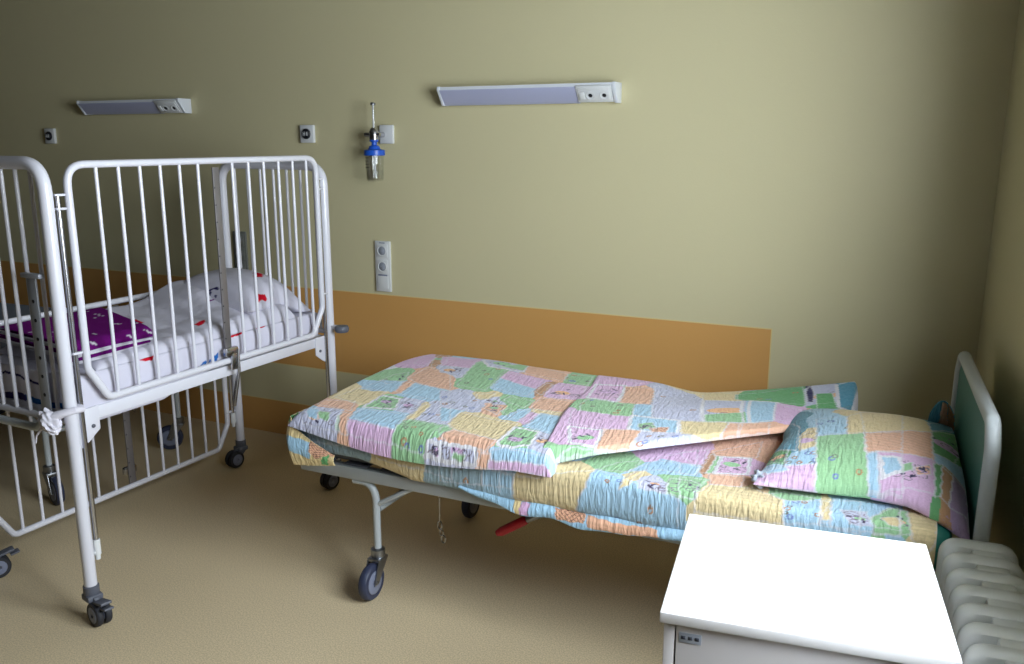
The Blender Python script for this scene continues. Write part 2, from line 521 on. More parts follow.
def cloth(name, fn, nu, nv, m, parent=None, patches=(), base='w', marks=(), seed=1, solid=0.0, wrap=False):
    """fn(U, V) -> (xyz arrays, uv arrays); printed pattern goes to the colour attribute"""
    U, V = np.meshgrid(np.linspace(0, 1, nu), np.linspace(0, 1, nv), indexing='ij')
    X, Y, Z, S, T = fn(U, V)
    co = np.stack([X, Y, Z], -1).reshape(-1, 3)
    idx = np.arange(nu * nv).reshape(nu, nv)
    faces = np.stack([idx[:-1, :-1], idx[1:, :-1], idx[1:, 1:], idx[:-1, 1:]], -1).reshape(-1, 4)
    me = bpy.data.meshes.new(name)
    me.vertices.add(len(co)); me.vertices.foreach_set('co', co.ravel())
    me.loops.add(faces.size); me.loops.foreach_set('vertex_index', faces.ravel().astype(np.int32))
    me.polygons.add(len(faces)); me.polygons.foreach_set('loop_start', (np.arange(len(faces)) * 4).astype(np.int32))
    me.update(calc_edges=True)
    me.polygons.foreach_set('use_smooth', np.ones(len(faces), bool))
    uvl = me.uv_layers.new(name='UVMap')
    st = np.stack([S, T], -1).reshape(-1, 2)
    uvl.data.foreach_set('uv', st[faces.ravel()].astype(np.float32).ravel())
    col = np.ones((nu * nv, 4), np.float32)
    col[:, :3] = lin(PAL[base])
    s, t = st[:, 0], st[:, 1]
    rs = np.random.RandomState(seed)
    s2 = s + .0015 * np.sin(t * 160); t2 = t + .0015 * np.sin(s * 150)
    if patches and wrap:
        ps = [q for p in patches for q in p[0]]
        b0, b1 = min(q[0] for q in ps), max(q[0] for q in ps)
        c0, c1 = min(q[1] for q in ps), max(q[1] for q in ps)
        out_ = (s < b0) | (s > b1) | (t < c0) | (t > c1)
        ci = np.floor(s2 / .145 + .5 * np.floor(t2 / .11)).astype(int); cj = np.floor(t2 / .11).astype(int)
        hs = (ci * 7 + cj * 13 + (ci * cj) % 5) % 6
        for q, c in enumerate('pgboyl'):
            k = out_ & (hs == q); col[k, :3] = lin(PAL[c])
    if patches and wrap:
        # seams are narrow: cloth between two squares belongs to the nearer one
        best = np.full(s.shape, .075); cov = np.zeros(s.shape, bool)
        for p in patches: cov |= in_poly(s2, t2, p[0])
        for p in patches:
            d = np.full(s.shape, 9.0)
            for i in range(len(p[0])):
                d = np.minimum(d, seg_dist(s2, t2, p[0][i], p[0][(i + 1) % len(p[0])]))
            k = (~cov) & (d < best) & (d > (.004 if len(p) > 2 and 'e' in p[2] else -1))
            best[k] = d[k]
            col[k, :3] = lin(PAL[p[1]])
    for p in patches:
        poly, c = p[0], p[1]
        k = in_poly(s2, t2, poly)
        col[k, :3] = lin(PAL[c])
        opts = p[2] if len(p) > 2 else ''
        cxm = sum(q[0] for q in poly) / len(poly); cym = sum(q[1] for q in poly) / len(poly)
        ext = max(max(q[0] for q in poly) - min(q[0] for q in poly), max(q[1] for q in poly) - min(q[1] for q in poly)) / 2
        if 'h' in opts:          # fine woven stripes of the peach and yellow patches
            kk = k & (np.sin(t2 * 2 * PI / .02) > .35)
            col[kk, :3] *= .90
        def rp(f=.55):
            return (cxm + rs.uniform(-f, f) * ext, cym + rs.uniform(-f, f) * ext)
        if 'f' in opts:          # little flower and heart outlines
            for j in range(7):
                a = rp(.8); rr = rs.uniform(.005, .0085)
                kk = k & (np.abs(np.hypot(s - a[0], t - a[1]) - rr) < .0022)
                col[kk, :3] = lin(((180, 130, 90), (110, 130, 190), (120, 120, 110))[j % 3])
        if 'm' in opts:          # dense little drawing: dark dabs, curls and a warm blob
            a = rp(.2)
            kk = k & (np.hypot((s - a[0]) / 1.5, t - a[1]) < ext * .22)
            col[kk, :3] = lin(((236, 180, 130), (150, 205, 150), (210, 170, 215))[rs.randint(3)])
            for j in range(3):
                q = rp(.4); w_ = rs.uniform(-.016, .016, 2)
                kk = k & (seg_dist(s, t, q, (q[0] + w_[0], q[1] + w_[1])) < .0035)
                col[kk, :3] = lin((60, 52, 88))
            for j in range(6):
                q = rp(.7)
                rr = rs.uniform(.008, .02)
                kk = k & (np.abs(np.hypot(s - q[0], (t - q[1]) * 1.4) - rr) < .0015)
                col[kk, :3] = lin((128, 116, 132))
        if 'x' in opts:          # brown net-like check
            kk = k & ((np.abs(np.sin((s + t) * 2 * PI / .03)) < .2) | (np.abs(np.sin((s - t) * 2 * PI / .03)) < .2))
            col[kk, :3] = lin((110, 70, 60))
        if 'e' in opts:          # pale stitched border
            d = np.full(s.shape, 9.0)
            for i in range(len(poly)):
                d = np.minimum(d, seg_dist(s2, t2, poly[i], poly[(i + 1) % len(poly)]))
            col[d < .0055, :3] = lin(PAL['w'])
    if patches and wrap:
        for p in patches:        # thin pale seams, and the slightly uneven dye of the print
            for i in range(len(p[0])):
                k = seg_dist(s2, t2, p[0][i], p[0][(i + 1) % len(p[0])]) < .0026
                col[k, :3] = col[k, :3] * .55 + np.array(lin((214, 212, 222))) * .45
        g = col[:, :3].mean(1, keepdims=True)
        col[:, :3] = (col[:, :3] * .88 + g * .12) * (1 + rs.uniform(-.07, .07, (len(col), 1)))
    for a, b_, w_, c in marks:
        col[seg_dist(s, t, a, b_) < w_, :3] = lin(PAL[c] if isinstance(c, str) else c)
    ca = me.color_attributes.new('weave', 'FLOAT_COLOR', 'POINT')
    ca.data.foreach_set('color', col.ravel())
    o = bpy.data.objects.new(name, me); COL.objects.link(o)
    me.materials.append(m)
    if solid:
        md = o.modifiers.new('thickness', 'SOLIDIFY'); md.thickness = solid; md.offset = -1
    if parent: o.parent = parent
    return o

def prof(s, a0, a1, Ra, La, Rb, Lb):
    """rounded edge profile: position a and lift h for arc length s in [0, La+flat+Lb]"""
    flat = a1 - a0 - Ra - Rb
    a = np.where(s < La, a0 + Ra * (1 - np.cos(np.clip(s / La, 0, 1) * PI / 2)),
        np.where(s > La + flat, a1 - Rb + Rb * np.sin(np.clip((s - La - flat) / Lb, 0, 1) * PI / 2), a0 + Ra + (s - La)))
    h = np.where(s < La, np.sin(np.clip(s / La, 0, 1) * PI / 2),
        np.where(s > La + flat, np.cos(np.clip((s - La - flat) / Lb, 0, 1) * PI / 2), 1.0))
    return a, h, La + flat + Lb

PATCH = {}
rb = random.Random(5)
PATCH['blanket_top'] = []
for i in range(26):
    u_, v_ = rb.uniform(.0, .47), rb.uniform(0, .38)
    l_ = rb.uniform(.012, .03)
    PATCH['blanket_top'].append(([(u_, v_), (u_ + l_, v_ + .004), (u_ + l_ * .9, v_ + .013), (u_ - .004, v_ + .010)], 'w'))
# >>patches
PATCH['quilt'] = [
    ([(0.058,0.114),(0.194,0.14),(0.234,0.027),(0.095,0.029)],'l','m'),
    ([(0.061,0.131),(0.118,0.116),(0.145,0.056),(0.106,0.058)],'b'),
    ([(0.124,0.107),(0.175,0.104),(0.19,0.056),(0.148,0.061)],'g'),
    ([(0.206,0.124),(0.243,0.118),(0.27,0.027),(0.234,0.027)],'o'),
    ([(0.21,0.087),(0.206,0.124),(0.241,0.031),(0.225,0.032)],'g'),
    ([(0.074,0.195),(0.187,0.221),(0.227,0.141),(0.08,0.154)],'o'),
    ([(0.096,0.232),(0.12,0.348),(0.233,0.339),(0.246,0.212),(0.19,0.206)],'y','h'),
    ([(0.243,0.183),(0.243,0.303),(0.32,0.296),(0.356,0.209)],'g','em'),
    ([(0.356,0.209),(0.32,0.296),(0.396,0.294),(0.436,0.195)],'l','m'),
    ([(0.435,0.138),(0.421,0.286),(0.447,0.282),(0.464,0.163)],'y'),
    ([(0.26,0.087),(0.248,0.17),(0.422,0.18),(0.438,0.067)],'b'),
    ([(0.259,0.072),(0.438,0.067),(0.436,0.029),(0.347,0.027),(0.274,0.03)],'p'),
    ([(0.438,0.067),(0.445,0.143),(0.582,0.138),(0.564,0.036),(0.56,0.017),(0.436,0.03)],'g','f'),
    ([(0.564,0.049),(0.642,0.047),(0.646,0.013),(0.56,0.017)],'l','em'),
    ([(0.276,0.456),(0.434,0.434),(0.481,0.329),(0.292,0.34)],'b'),
    ([(0.441,0.323),(0.496,0.325),(0.594,0.149),(0.466,0.158),(0.448,0.278)],'l','f'),
    ([(0.218,0.507),(0.225,0.644),(0.349,0.587),(0.432,0.439),(0.28,0.464)],'o','h'),
    ([(0.14,0.445),(0.151,0.527),(0.185,0.567),(0.22,0.475),(0.188,0.414)],'g','m'),
    ([(0.124,0.337),(0.148,0.448),(0.227,0.464),(0.258,0.36),(0.191,0.329)],'b'),
    ([(0.142,0.672),(0.086,0.807),(0.169,0.769),(0.206,0.646)],'p'),
    ([(0.261,0.354),(0.234,0.459),(0.276,0.454),(0.289,0.345)],'o'),
    ([(0.164,0.767),(0.134,0.83),(0.177,0.83),(0.258,0.709),(0.23,0.653)],'n','m'),
    ([(0.172,0.8),(0.341,0.8),(0.377,0.683),(0.255,0.681)],'p','h'),
    ([(0.256,0.672),(0.38,0.678),(0.398,0.581),(0.297,0.602)],'l','m'),
    ([(0.427,0.496),(0.36,0.774),(0.505,0.749),(0.544,0.489)],'g','f'),
    ([(0.205,0.83),(0.29,0.83),(0.297,0.806),(0.206,0.814)],'b'),
    ([(0.355,0.808),(0.373,0.83),(0.544,0.83),(0.575,0.741),(0.429,0.732)],'l','em'),
    ([(0.469,0.757),(0.504,0.833),(0.544,0.83),(0.564,0.755)],'g'),
    ([(0.544,0.83),(0.599,0.833),(0.729,0.8),(0.741,0.713),(0.579,0.732)],'o','h'),
    ([(0.534,0.634),(0.532,0.707),(0.691,0.677),(0.691,0.583)],'p'),
    ([(0.548,0.53),(0.534,0.634),(0.691,0.583),(0.701,0.499)],'b'),
    ([(0.748,0.716),(0.729,0.8),(0.823,0.809),(0.845,0.698)],'g','f'),
    ([(0.704,0.555),(0.705,0.662),(0.728,0.656),(0.74,0.525)],'n'),
    ([(0.75,0.538),(0.738,0.65),(0.847,0.681),(0.879,0.547),(0.775,0.517)],'p','m'),
    ([(0.75,0.422),(0.75,0.502),(0.882,0.511),(0.892,0.418),(0.888,0.368),(0.766,0.394)],'o','h'),
    ([(0.768,0.391),(0.884,0.397),(0.896,0.349),(0.79,0.356)],'y'),
    ([(0.643,0.426),(0.646,0.47),(0.737,0.462),(0.74,0.387)],'g'),
    ([(0.61,0.335),(0.615,0.388),(0.68,0.354),(0.686,0.292)],'o','m'),
    ([(0.683,0.329),(0.698,0.363),(0.735,0.335),(0.734,0.288)],'g'),
    ([(0.719,0.271),(0.719,0.328),(0.761,0.38),(0.784,0.28)],'b'),
    ([(0.59,0.399),(0.6,0.433),(0.649,0.397),(0.637,0.368)],'l','m'),
    ([(0.772,0.282),(0.777,0.354),(0.802,0.354),(0.808,0.254)],'p'),
    ([(0.82,0.228),(0.81,0.364),(0.909,0.355),(0.934,0.204)],'b'),
    ([(0.793,0.07),(0.79,0.211),(0.872,0.201),(0.893,0.096),(0.842,0.067)],'g','em'),
    ([(0.896,0.087),(0.873,0.201),(0.945,0.18),(0.949,0.067)],'l','m'),
    ([(0.6,0.069),(0.625,0.123),(0.787,0.093),(0.763,0.045),(0.635,0.051)],'o','h'),
    ([(0.606,0.05),(0.729,0.049),(0.735,0.009),(0.613,0.011)],'l','em'),
    ([(0.655,0.032),(0.698,0.03),(0.692,0.013),(0.652,0.018)],'g'),
    ([(0.749,0.039),(0.78,0.039),(0.775,0.001),(0.74,0.004)],'o'),
    ([(0.778,0.046),(0.816,0.061),(0.958,0.055),(0.954,0.029),(0.784,0.022)],'b'),
    ([(0.777,0.022),(0.954,0.029),(0.96,0.002),(0.889,0.0),(0.775,0.001)],'p'),
    ([(0.581,0.155),(0.564,0.267),(0.784,0.238),(0.786,0.096),(0.624,0.126)],'y','h'),
    ([(0.399,0.425),(0.49,0.443),(0.616,0.348),(0.594,0.292),(0.484,0.28)],'l','f'),
    ([(0.535,0.434),(0.587,0.481),(0.594,0.414),(0.558,0.407)],'y'),
    ([(0.484,0.28),(0.566,0.28),(0.572,0.178),(0.545,0.172)],'b'),
    ([(0.575,0.12),(0.594,0.141),(0.612,0.121),(0.599,0.07)],'g'),
]
PATCH['folded_flap'] = [
    ([(0.011,0.701),(0.067,0.766),(0.178,0.7),(0.156,0.653),(0.042,0.645)],'p'),
    ([(0.028,0.634),(0.131,0.659),(0.154,0.44),(0.043,0.471)],'p','em'),
    ([(0.133,0.65),(0.236,0.65),(0.262,0.428),(0.163,0.443)],'o','h'),
    ([(0.045,0.4),(0.055,0.455),(0.218,0.413),(0.232,0.275),(0.061,0.327)],'g','f'),
    ([(0.037,0.327),(0.232,0.275),(0.233,0.147),(0.051,0.203)],'p'),
    ([(0.232,0.682),(0.401,0.654),(0.438,0.181),(0.294,0.24),(0.268,0.434)],'l','f'),
    ([(0.218,0.413),(0.275,0.406),(0.294,0.24),(0.231,0.295)],'b'),
    ([(0.23,0.289),(0.373,0.199),(0.381,0.051),(0.236,0.145)],'b','e'),
    ([(0.257,0.194),(0.298,0.196),(0.316,0.129),(0.268,0.132)],'g','m'),
    ([(0.292,0.142),(0.351,0.132),(0.345,0.064),(0.309,0.079)],'o','x'),
    ([(0.169,0.16),(0.274,0.126),(0.261,0.0),(0.211,0.0),(0.168,0.01)],'o','h'),
    ([(0.055,0.179),(0.16,0.151),(0.166,0.015),(0.083,0.048)],'p','em'),
    ([(0.066,0.0),(0.101,0.018),(0.168,0.005),(0.223,0.0),(0.129,0.0),(0.041,0.0)],'g','f'),
    ([(0.273,0.11),(0.391,0.059),(0.451,0.0),(0.264,0.0)],'l','f'),
    ([(0.377,0.194),(0.52,0.132),(0.51,0.0),(0.451,0.0),(0.392,0.046)],'y','h'),
    ([(0.521,0.123),(0.562,0.099),(0.56,0.0),(0.507,0.0)],'o','h'),
    ([(0.414,0.546),(0.541,0.518),(0.562,0.12),(0.447,0.178)],'l','em'),
    ([(0.445,0.265),(0.558,0.29),(0.562,0.126),(0.45,0.172)],'g'),
    ([(0.337,0.757),(0.41,0.744),(0.514,0.663),(0.522,0.534),(0.417,0.546)],'y'),
    ([(0.564,0.524),(0.652,0.462),(0.655,0.139),(0.582,0.117)],'b','e'),
    ([(0.652,0.45),(0.766,0.212),(0.76,0.052),(0.655,0.139)],'p'),
    ([(0.508,0.659),(0.597,0.675),(0.72,0.752),(0.741,0.379),(0.618,0.502),(0.512,0.571)],'G','f'),
    ([(0.729,0.669),(0.759,0.766),(0.825,0.733),(0.834,0.37),(0.789,0.367),(0.744,0.378)],'l','m'),
    ([(0.766,0.577),(0.816,0.561),(0.834,0.339),(0.844,0.225),(0.781,0.249)],'G'),
    ([(0.734,0.626),(0.742,0.766),(0.759,0.607),(0.763,0.407),(0.746,0.434)],'N'),
    ([(0.826,0.721),(0.862,0.769),(0.884,0.76),(0.899,0.763),(0.888,0.039),(0.845,0.268)],'t','e'),
    ([(0.759,0.283),(0.791,0.265),(0.866,0.185),(0.875,0.015),(0.784,0.04),(0.766,0.017)],'o','h'),
    ([(0.551,0.111),(0.64,0.101),(0.644,0.0),(0.554,0.0)],'o','h'),
]
PATCH['fitted_sheet'] = [
    ([(0.033,0.185),(0.202,0.149),(0.317,0.143),(0.316,0.096),(0.083,0.09)],'s'),
    ([(0.313,0.156),(0.521,0.126),(0.521,0.089),(0.348,0.08),(0.323,0.097)],'y','h'),
    ([(0.521,0.126),(0.617,0.119),(0.616,0.074),(0.52,0.087)],'s','f'),
    ([(0.573,0.116),(0.719,0.11),(0.719,0.076),(0.571,0.061)],'s','f'),
    ([(0.719,0.113),(0.825,0.113),(0.822,0.083),(0.719,0.076)],'b'),
    ([(0.78,0.109),(0.822,0.109),(0.815,0.039),(0.771,0.026)],'b'),
    ([(0.822,0.109),(0.904,0.114),(1.042,0.176),(1.065,0.204),(1.049,0.113),(1.026,0.082),(1.015,0.027),(0.822,0.042)],'y','h'),
    ([(1.065,0.204),(1.146,0.18),(1.207,0.149),(1.316,0.127),(1.314,0.02),(1.019,0.024),(1.026,0.082),(1.049,0.113)],'b','f'),
    ([(1.065,0.204),(1.101,0.281),(1.16,0.328),(1.157,0.233)],'g'),
    ([(1.16,0.328),(1.288,0.474),(1.319,0.348),(1.232,0.351)],'p'),
    ([(1.143,0.226),(1.211,0.365),(1.326,0.351),(1.335,0.282),(1.228,0.281)],'b'),
    ([(1.147,0.123),(1.169,0.234),(1.192,0.268),(1.173,0.143)],'y'),
    ([(1.199,0.139),(1.214,0.202),(1.278,0.198),(1.28,0.136)],'l','mm'),
    ([(1.28,0.139),(1.27,0.234),(1.329,0.24),(1.357,0.228),(1.355,0.133)],'g','m'),
    ([(1.295,0.253),(1.367,0.265),(1.359,0.137),(1.319,0.13)],'g','m'),
    ([(1.361,0.139),(1.383,0.24),(1.494,0.261),(1.582,0.213),(1.588,0.107),(1.36,0.1)],'y','h'),
    ([(1.361,0.308),(1.458,0.328),(1.461,0.254),(1.383,0.237)],'o'),
    ([(1.334,0.305),(1.335,0.46),(1.354,0.453),(1.354,0.311)],'n'),
    ([(1.354,0.311),(1.354,0.453),(1.368,0.452),(1.374,0.319)],'g'),
    ([(1.374,0.319),(1.368,0.452),(1.446,0.471),(1.462,0.351)],'p','em'),
    ([(1.247,0.426),(1.319,0.489),(1.328,0.362),(1.296,0.362)],'p'),
    ([(1.267,0.351),(1.323,0.361),(1.329,0.289),(1.289,0.275)],'b'),
    ([(1.335,0.476),(1.455,0.625),(1.464,0.486),(1.348,0.446)],'o','h'),
    ([(1.582,0.213),(1.671,0.248),(1.676,0.123),(1.591,0.109)],'b','f'),
    ([(1.545,0.245),(1.572,0.27),(1.652,0.258),(1.636,0.231),(1.581,0.216)],'g'),
    ([(1.672,0.243),(1.698,0.254),(1.701,0.133),(1.679,0.13)],'y'),
    ([(1.697,0.259),(1.763,0.281),(1.773,0.116),(1.676,0.123)],'b'),
    ([(1.668,0.244),(1.692,0.267),(1.702,0.143),(1.678,0.14)],'y'),
    ([(1.696,0.269),(1.857,0.298),(1.863,0.129),(1.704,0.123)],'b'),
    ([(1.721,0.211),(1.782,0.223),(1.796,0.146),(1.747,0.14)],'l','mm'),
    ([(1.793,0.189),(1.829,0.268),(1.857,0.282),(1.861,0.15),(1.805,0.146)],'g','m'),
    ([(1.791,0.187),(1.838,0.27),(1.873,0.267),(1.885,0.139),(1.806,0.123)],'g','m'),
    ([(1.815,0.2),(1.851,0.221),(1.867,0.207),(1.863,0.167),(1.837,0.163)],'y'),
    ([(1.87,0.317),(1.943,0.286),(1.943,0.128),(1.918,0.092),(1.889,0.133)],'y','h'),
]
PATCH['hem'] = [
    ([(0.18,0.024),(0.205,0.022),(0.208,0.067),(0.189,0.067)],'y'),
    ([(0.206,0.025),(0.237,0.024),(0.232,0.067),(0.205,0.069)],'p'),
    ([(0.235,0.02),(0.315,0.02),(0.319,0.066),(0.239,0.068)],'b'),
    ([(0.314,0.02),(0.407,0.02),(0.41,0.048),(0.319,0.066)],'o','x'),
    ([(0.413,0.024),(0.622,0.037),(0.627,0.07),(0.509,0.068),(0.421,0.062)],'o','h'),
    ([(0.622,0.037),(0.674,0.032),(0.673,0.068),(0.627,0.07)],'b'),
]
PATCH['tucked_corner'] = [
    ([(0.278,0.055),(0.066,0.044),(0.331,0.144),(0.321,0.044)],'b'),
    ([(0.316,0.146),(0.397,0.15),(0.4,0.137),(0.34,0.052),(0.319,0.088)],'o','x'),
    ([(0.363,0.077),(0.386,0.134),(0.379,0.006),(0.355,0.014)],'G'),
    ([(0.153,0.15),(0.115,0.15),(0.114,0.123),(0.238,0.144)],'G'),
    ([(0.115,0.15),(0.072,0.15),(0.06,0.098),(0.093,0.123)],'w'),
]
PATCH['pillow'] = [
    ([(0.119,0.243),(0.243,0.287),(0.257,0.147),(0.27,0.023),(0.144,-0.026)],'g','f'),
    ([(0.103,0.409),(0.189,0.422),(0.199,0.26),(0.122,0.239)],'b','f'),
    ([(0.189,0.422),(0.253,0.545),(0.341,0.546),(0.342,0.336),(0.243,0.283),(0.199,0.26)],'y'),
    ([(0.243,0.283),(0.342,0.345),(0.343,0.195),(0.254,0.15)],'o','h'),
    ([(0.255,0.147),(0.282,0.158),(0.297,0.02),(0.27,0.023)],'b'),
    ([(0.282,0.158),(0.343,0.197),(0.35,0.016),(0.297,0.02)],'p'),
    ([(0.058,0.1),(0.09,0.138),(0.124,0.161),(0.136,0.066),(0.056,0.058)],'b','f'),
    ([(-0.001,0.081),(0.056,0.06),(0.071,0.039),(0.006,0.024)],'b'),
    ([(-0.007,0.036),(0.136,0.071),(0.146,-0.026),(-0.01,-0.004)],'p','h'),
    ([(0.012,0.402),(0.004,0.495),(0.062,0.363),(0.075,0.138),(0.01,0.195)],'t'),
    ([(0.001,0.103),(0.009,0.186),(0.055,0.151),(0.054,0.069)],'G','m'),
    ([(0.076,0.257),(0.111,0.323),(0.124,0.16),(0.086,0.146)],'y','m'),
    ([(-0.002,0.074),(0.006,0.16),(0.016,0.251),(0.01,0.195),(0.001,0.107)],'o'),
    ([(-0.002,0.05),(0.059,0.058),(0.071,0.039),(0.018,0.024)],'b'),
    ([(0.221,0.505),(0.301,0.54),(0.414,0.51),(0.418,0.405),(0.244,0.284)],'y'),
    ([(0.243,0.288),(0.419,0.402),(0.42,0.203),(0.25,0.154)],'o','h'),
    ([(0.281,0.16),(0.42,0.2),(0.426,0.046),(0.295,0.019)],'p','m'),
    ([(0.292,0.141),(0.336,0.15),(0.35,0.09),(0.3,0.053)],'b','e'),
    ([(0.343,0.117),(0.37,0.138),(0.37,0.099),(0.346,0.081)],'g'),
    ([(0.374,0.115),(0.412,0.16),(0.414,0.114),(0.383,0.089)],'o','m'),
    ([(0.422,0.419),(0.487,0.494),(0.493,0.348),(0.474,0.249),(0.422,0.253)],'G','m'),
    ([(0.424,0.246),(0.474,0.249),(0.497,0.232),(0.501,0.135),(0.465,0.166),(0.429,0.189)],'b'),
    ([(0.424,0.182),(0.443,0.193),(0.439,0.053),(0.424,0.042)],'G'),
    ([(0.443,0.193),(0.47,0.177),(0.459,0.037),(0.438,0.052)],'n'),
    ([(0.47,0.177),(0.501,0.139),(0.506,0.007),(0.498,0.043),(0.459,0.037)],'m'),
    ([(0.409,0.495),(0.474,0.622),(0.487,0.528),(0.422,0.424)],'t'),
]
PATCH['duvet'] = [
    ([(0.241,0.399),(0.232,0.44),(0.28,0.44),(0.283,0.397)],'r'),
    ([(0.437,0.526),(0.428,0.588),(0.458,0.558),(0.461,0.523)],'r'),
    ([(0.109,0.337),(0.092,0.388),(0.122,0.399),(0.143,0.344)],'u'),
    ([(0.315,0.724),(0.314,0.773),(0.323,0.763),(0.325,0.714)],'u'),
]
PATCH['bed_sheet'] = [
    ([(0.159,0.234),(0.169,0.297),(0.128,0.287),(0.132,0.261)],'r'),
    ([(0.143,0.622),(0.168,0.708),(0.132,0.706),(0.127,0.63)],'r'),
    ([(0.184,0.791),(0.189,0.849),(0.143,0.819),(0.149,0.775)],'r'),
    ([(0.03,0.467),(0.04,0.515),(0.023,0.514)],'B'),
    ([(0.024,0.518),(0.055,0.571),(0.018,0.564)],'B'),
]
PATCH['crib_pillow'] = [
    ([(0.339,0.201),(0.343,0.249),(0.394,0.195),(0.385,0.154)],'r'),
    ([(0.465,0.073),(0.468,0.121),(0.48,0.12),(0.483,0.054)],'r'),
    ([(0.257,0.037),(0.267,0.038),(0.289,0.011),(0.279,0.012)],'N'),
    ([(0.257,0.037),(0.302,0.046),(0.308,0.039),(0.261,0.033)],'N'),
    ([(0.295,0.024),(0.317,0.023),(0.314,0.016)],'N'),
]
# <<patches

# mattress
bm = bm_new()
box(bm, (-.845, 2.575, .508), (1.95, .74, .115), .035, seg=4)
mt_ = tag(obj('mattress', bm, mat('grey_mattress_cover', (84, 88, 98), .7, bump=.1)), 'grey mattress with teal cover showing at the headboard, under the patchwork sheet', 'mattress')
bm = bm_new()
box(bm, (.014, 2.575, .510), (.258, .746, .118), .036, seg=4)
obj('head_cover', bm, M['teal'], mt_, label='teal cover at the head end')

# fitted patchwork sheet over the mattress
def f_sheet(U, V):
    # across: bottom tuck - front bulge - top - back
    Ltot = .19 + .73 + .12
    sv = V * Ltot
    y0, y1 = 2.158, 2.962
    zb = .447 + .040 * np.clip((-1.38 - (-1.838 + U * 1.943)) / .20, 0, 1) ** .8
    # front half circle-ish face of height .13
    a = np.clip(sv / .19, 0, 1)
    th = (a - .5) * PI            # -90 .. 90
    yf = y0 + .028 - .028 * np.cos(th) ** .8
    hh = (.579 - zb) / 2
    zf = zb + hh + hh * np.sign(np.sin(th)) * np.abs(np.sin(th)) ** .75
    yt = y0 + .028 + np.clip(sv - .19, 0, .73) * (y1 - y0 - .045) / .73
    b_ = np.clip((sv - .92) / .12, 0, 1)
    y = np.where(sv < .19, yf, yt + .017 * np.sin(b_ * PI / 2))
    z = np.where(sv < .19, zf, .579 - .125 * (1 - np.cos(b_ * PI / 2)))
    x0, x1 = -1.838, .105
    sx = U * (x1 - x0)
    x = x0 + sx
    edge = np.clip((x - x0) / .02, 0, 1)
    top = np.clip((sv - .12) / .1, 0, 1)
    z = z + .0035 * wob(x, sv, 3, 1.2) * top - (1 - np.sqrt(1 - (1 - edge) ** 2)) * .04 * np.clip((z - .51) / .06, -1, 1)
    y = y + .004 * wob(x, sv * 2, 5, 1.0) * (1 - top)
    # the far left stretch of sheet is pulled up on the mattress side
    return x, y, z, sx, sv
sheet = cloth('fitted_sheet', f_sheet, 600, 310, M['print_cloth'], None, PATCH.get('fitted_sheet', ()), 'b', seed=4, wrap=True)
tag(sheet, 'patchwork seersucker sheet of yellow and blue squares stretched over the mattress', 'bed sheet')
# loose hem that hangs below the sheet over the near rail
def f_hem(U, V):
    x = -1.20 + .86 * U
    low = .4085 + .009 * np.clip((-.80 - x) / .1, 0, 1) + .045 * np.clip((-1.02 - x) / .17, 0, 1) ** 1.2 + .030 * np.clip((x + .78) / .3, 0, 1) ** 1.4 + .003 * np.sin(x * 40)
    top = .468
    z = top + (low - top) * V
    y = 2.183 - .022 * np.sin(V * PI * .6) + .005 * np.sin(x * 30 + V * 3)
    return x, y, z, .86 * U, V * .07
hem = cloth('hem', f_hem, 300, 34, M['print_cloth'], sheet, PATCH.get('hem', ()), 'b', seed=8, solid=.003)
def f_corner(U, V):
    # strip that wraps the mattress corner at the foot end
    path = [(-1.832, 2.36), (-1.845, 2.24), (-1.842, 2.165), (-1.815, 2.138), (-1.74, 2.142), (-1.655, 2.150)]
    n = len(path) - 1
    q = U * n
    i = np.clip(q.astype(int), 0, n - 1); fr = q - i
    P = np.array(path)
    x = P[i, 0] * (1 - fr) + P[i + 1, 0] * fr
    y = P[i, 1] * (1 - fr) + P[i + 1, 1] * fr
    tl = np.clip((U - .55) / .45, 0, 1)
    ztop = .600 - .105 * tl ** .8
    zlow = .452 - .012 * np.sin(U * 3.1) + .008 * tl + .030 * np.clip((.42 - U) / .42, 0, 1)
    z = zlow + (ztop - zlow) * V
    bul = np.sin(V * PI)
    x = x - .012 * bul * (1 - tl); y = y - .010 * bul
    return x, y, z, .4 * U, .15 * V
cor = cloth('tucked_corner', f_corner, 150, 60, M['print_cloth'], sheet, PATCH.get('tucked_corner', ()), 'y', seed=9, solid=.003)

# folded quilt: left pad and the flap folded across it
def f_quilt(U, V):
    x0, x1, y0, y1 = -1.825, -.885, 2.128, 2.955
    La, Lb = .085, .06
    s = U * (La + (x1 - x0 - .05 - .03) + Lb)
    x, hx, LU = prof(s, x0, x1, .05, La, .03, Lb)
    t = V * (.095 + (y1 - y0 - .045 - .05) + .08)
    y, hy, LV = prof(t, y0, y1, .045, .095, .05, .08)
    k = (x - x0) / (x1 - x0)
    m_ = (y - y0) / (y1 - y0)
    zb = .578 - .045 * np.sin(np.clip(k * 1.15, 0, 1) * PI * .9) ** 1.2 * np.clip(1 - m_ * 6, 0, 1) - .006 * k
    zt = .624 + .004 * k + .030 * np.sin(np.clip(m_, 0, 1) * PI * .62) * (1 - .35 * k) + .005 * wob(x, y, 11, .8) + .0025 * wob(x, y, 12, 2.2)
    zt = zt + .012 * np.exp(-((k - .35) / .25) ** 2 - ((m_ - .85) / .2) ** 2)
    x = x + .075 * (1 - k) ** 2 * np.clip((m_ - .7) / .3, 0, 1) ** 2
    # pulled-out front left corner
    y = y + .006 * wob(x, y * 0 + t * .2, 13, 1.1) * (1 - hy)
    z = zb + (zt - zb) * hx * hy
    return x, y, z, s, t
quilt = cloth('quilt', f_quilt, 330, 320, M['print_cloth'], None, PATCH.get('quilt', ()), 'w', seed=21, wrap=True)
tag(quilt, 'folded pastel patchwork quilt with printed drawings lying across the foot of the bed', 'quilt')
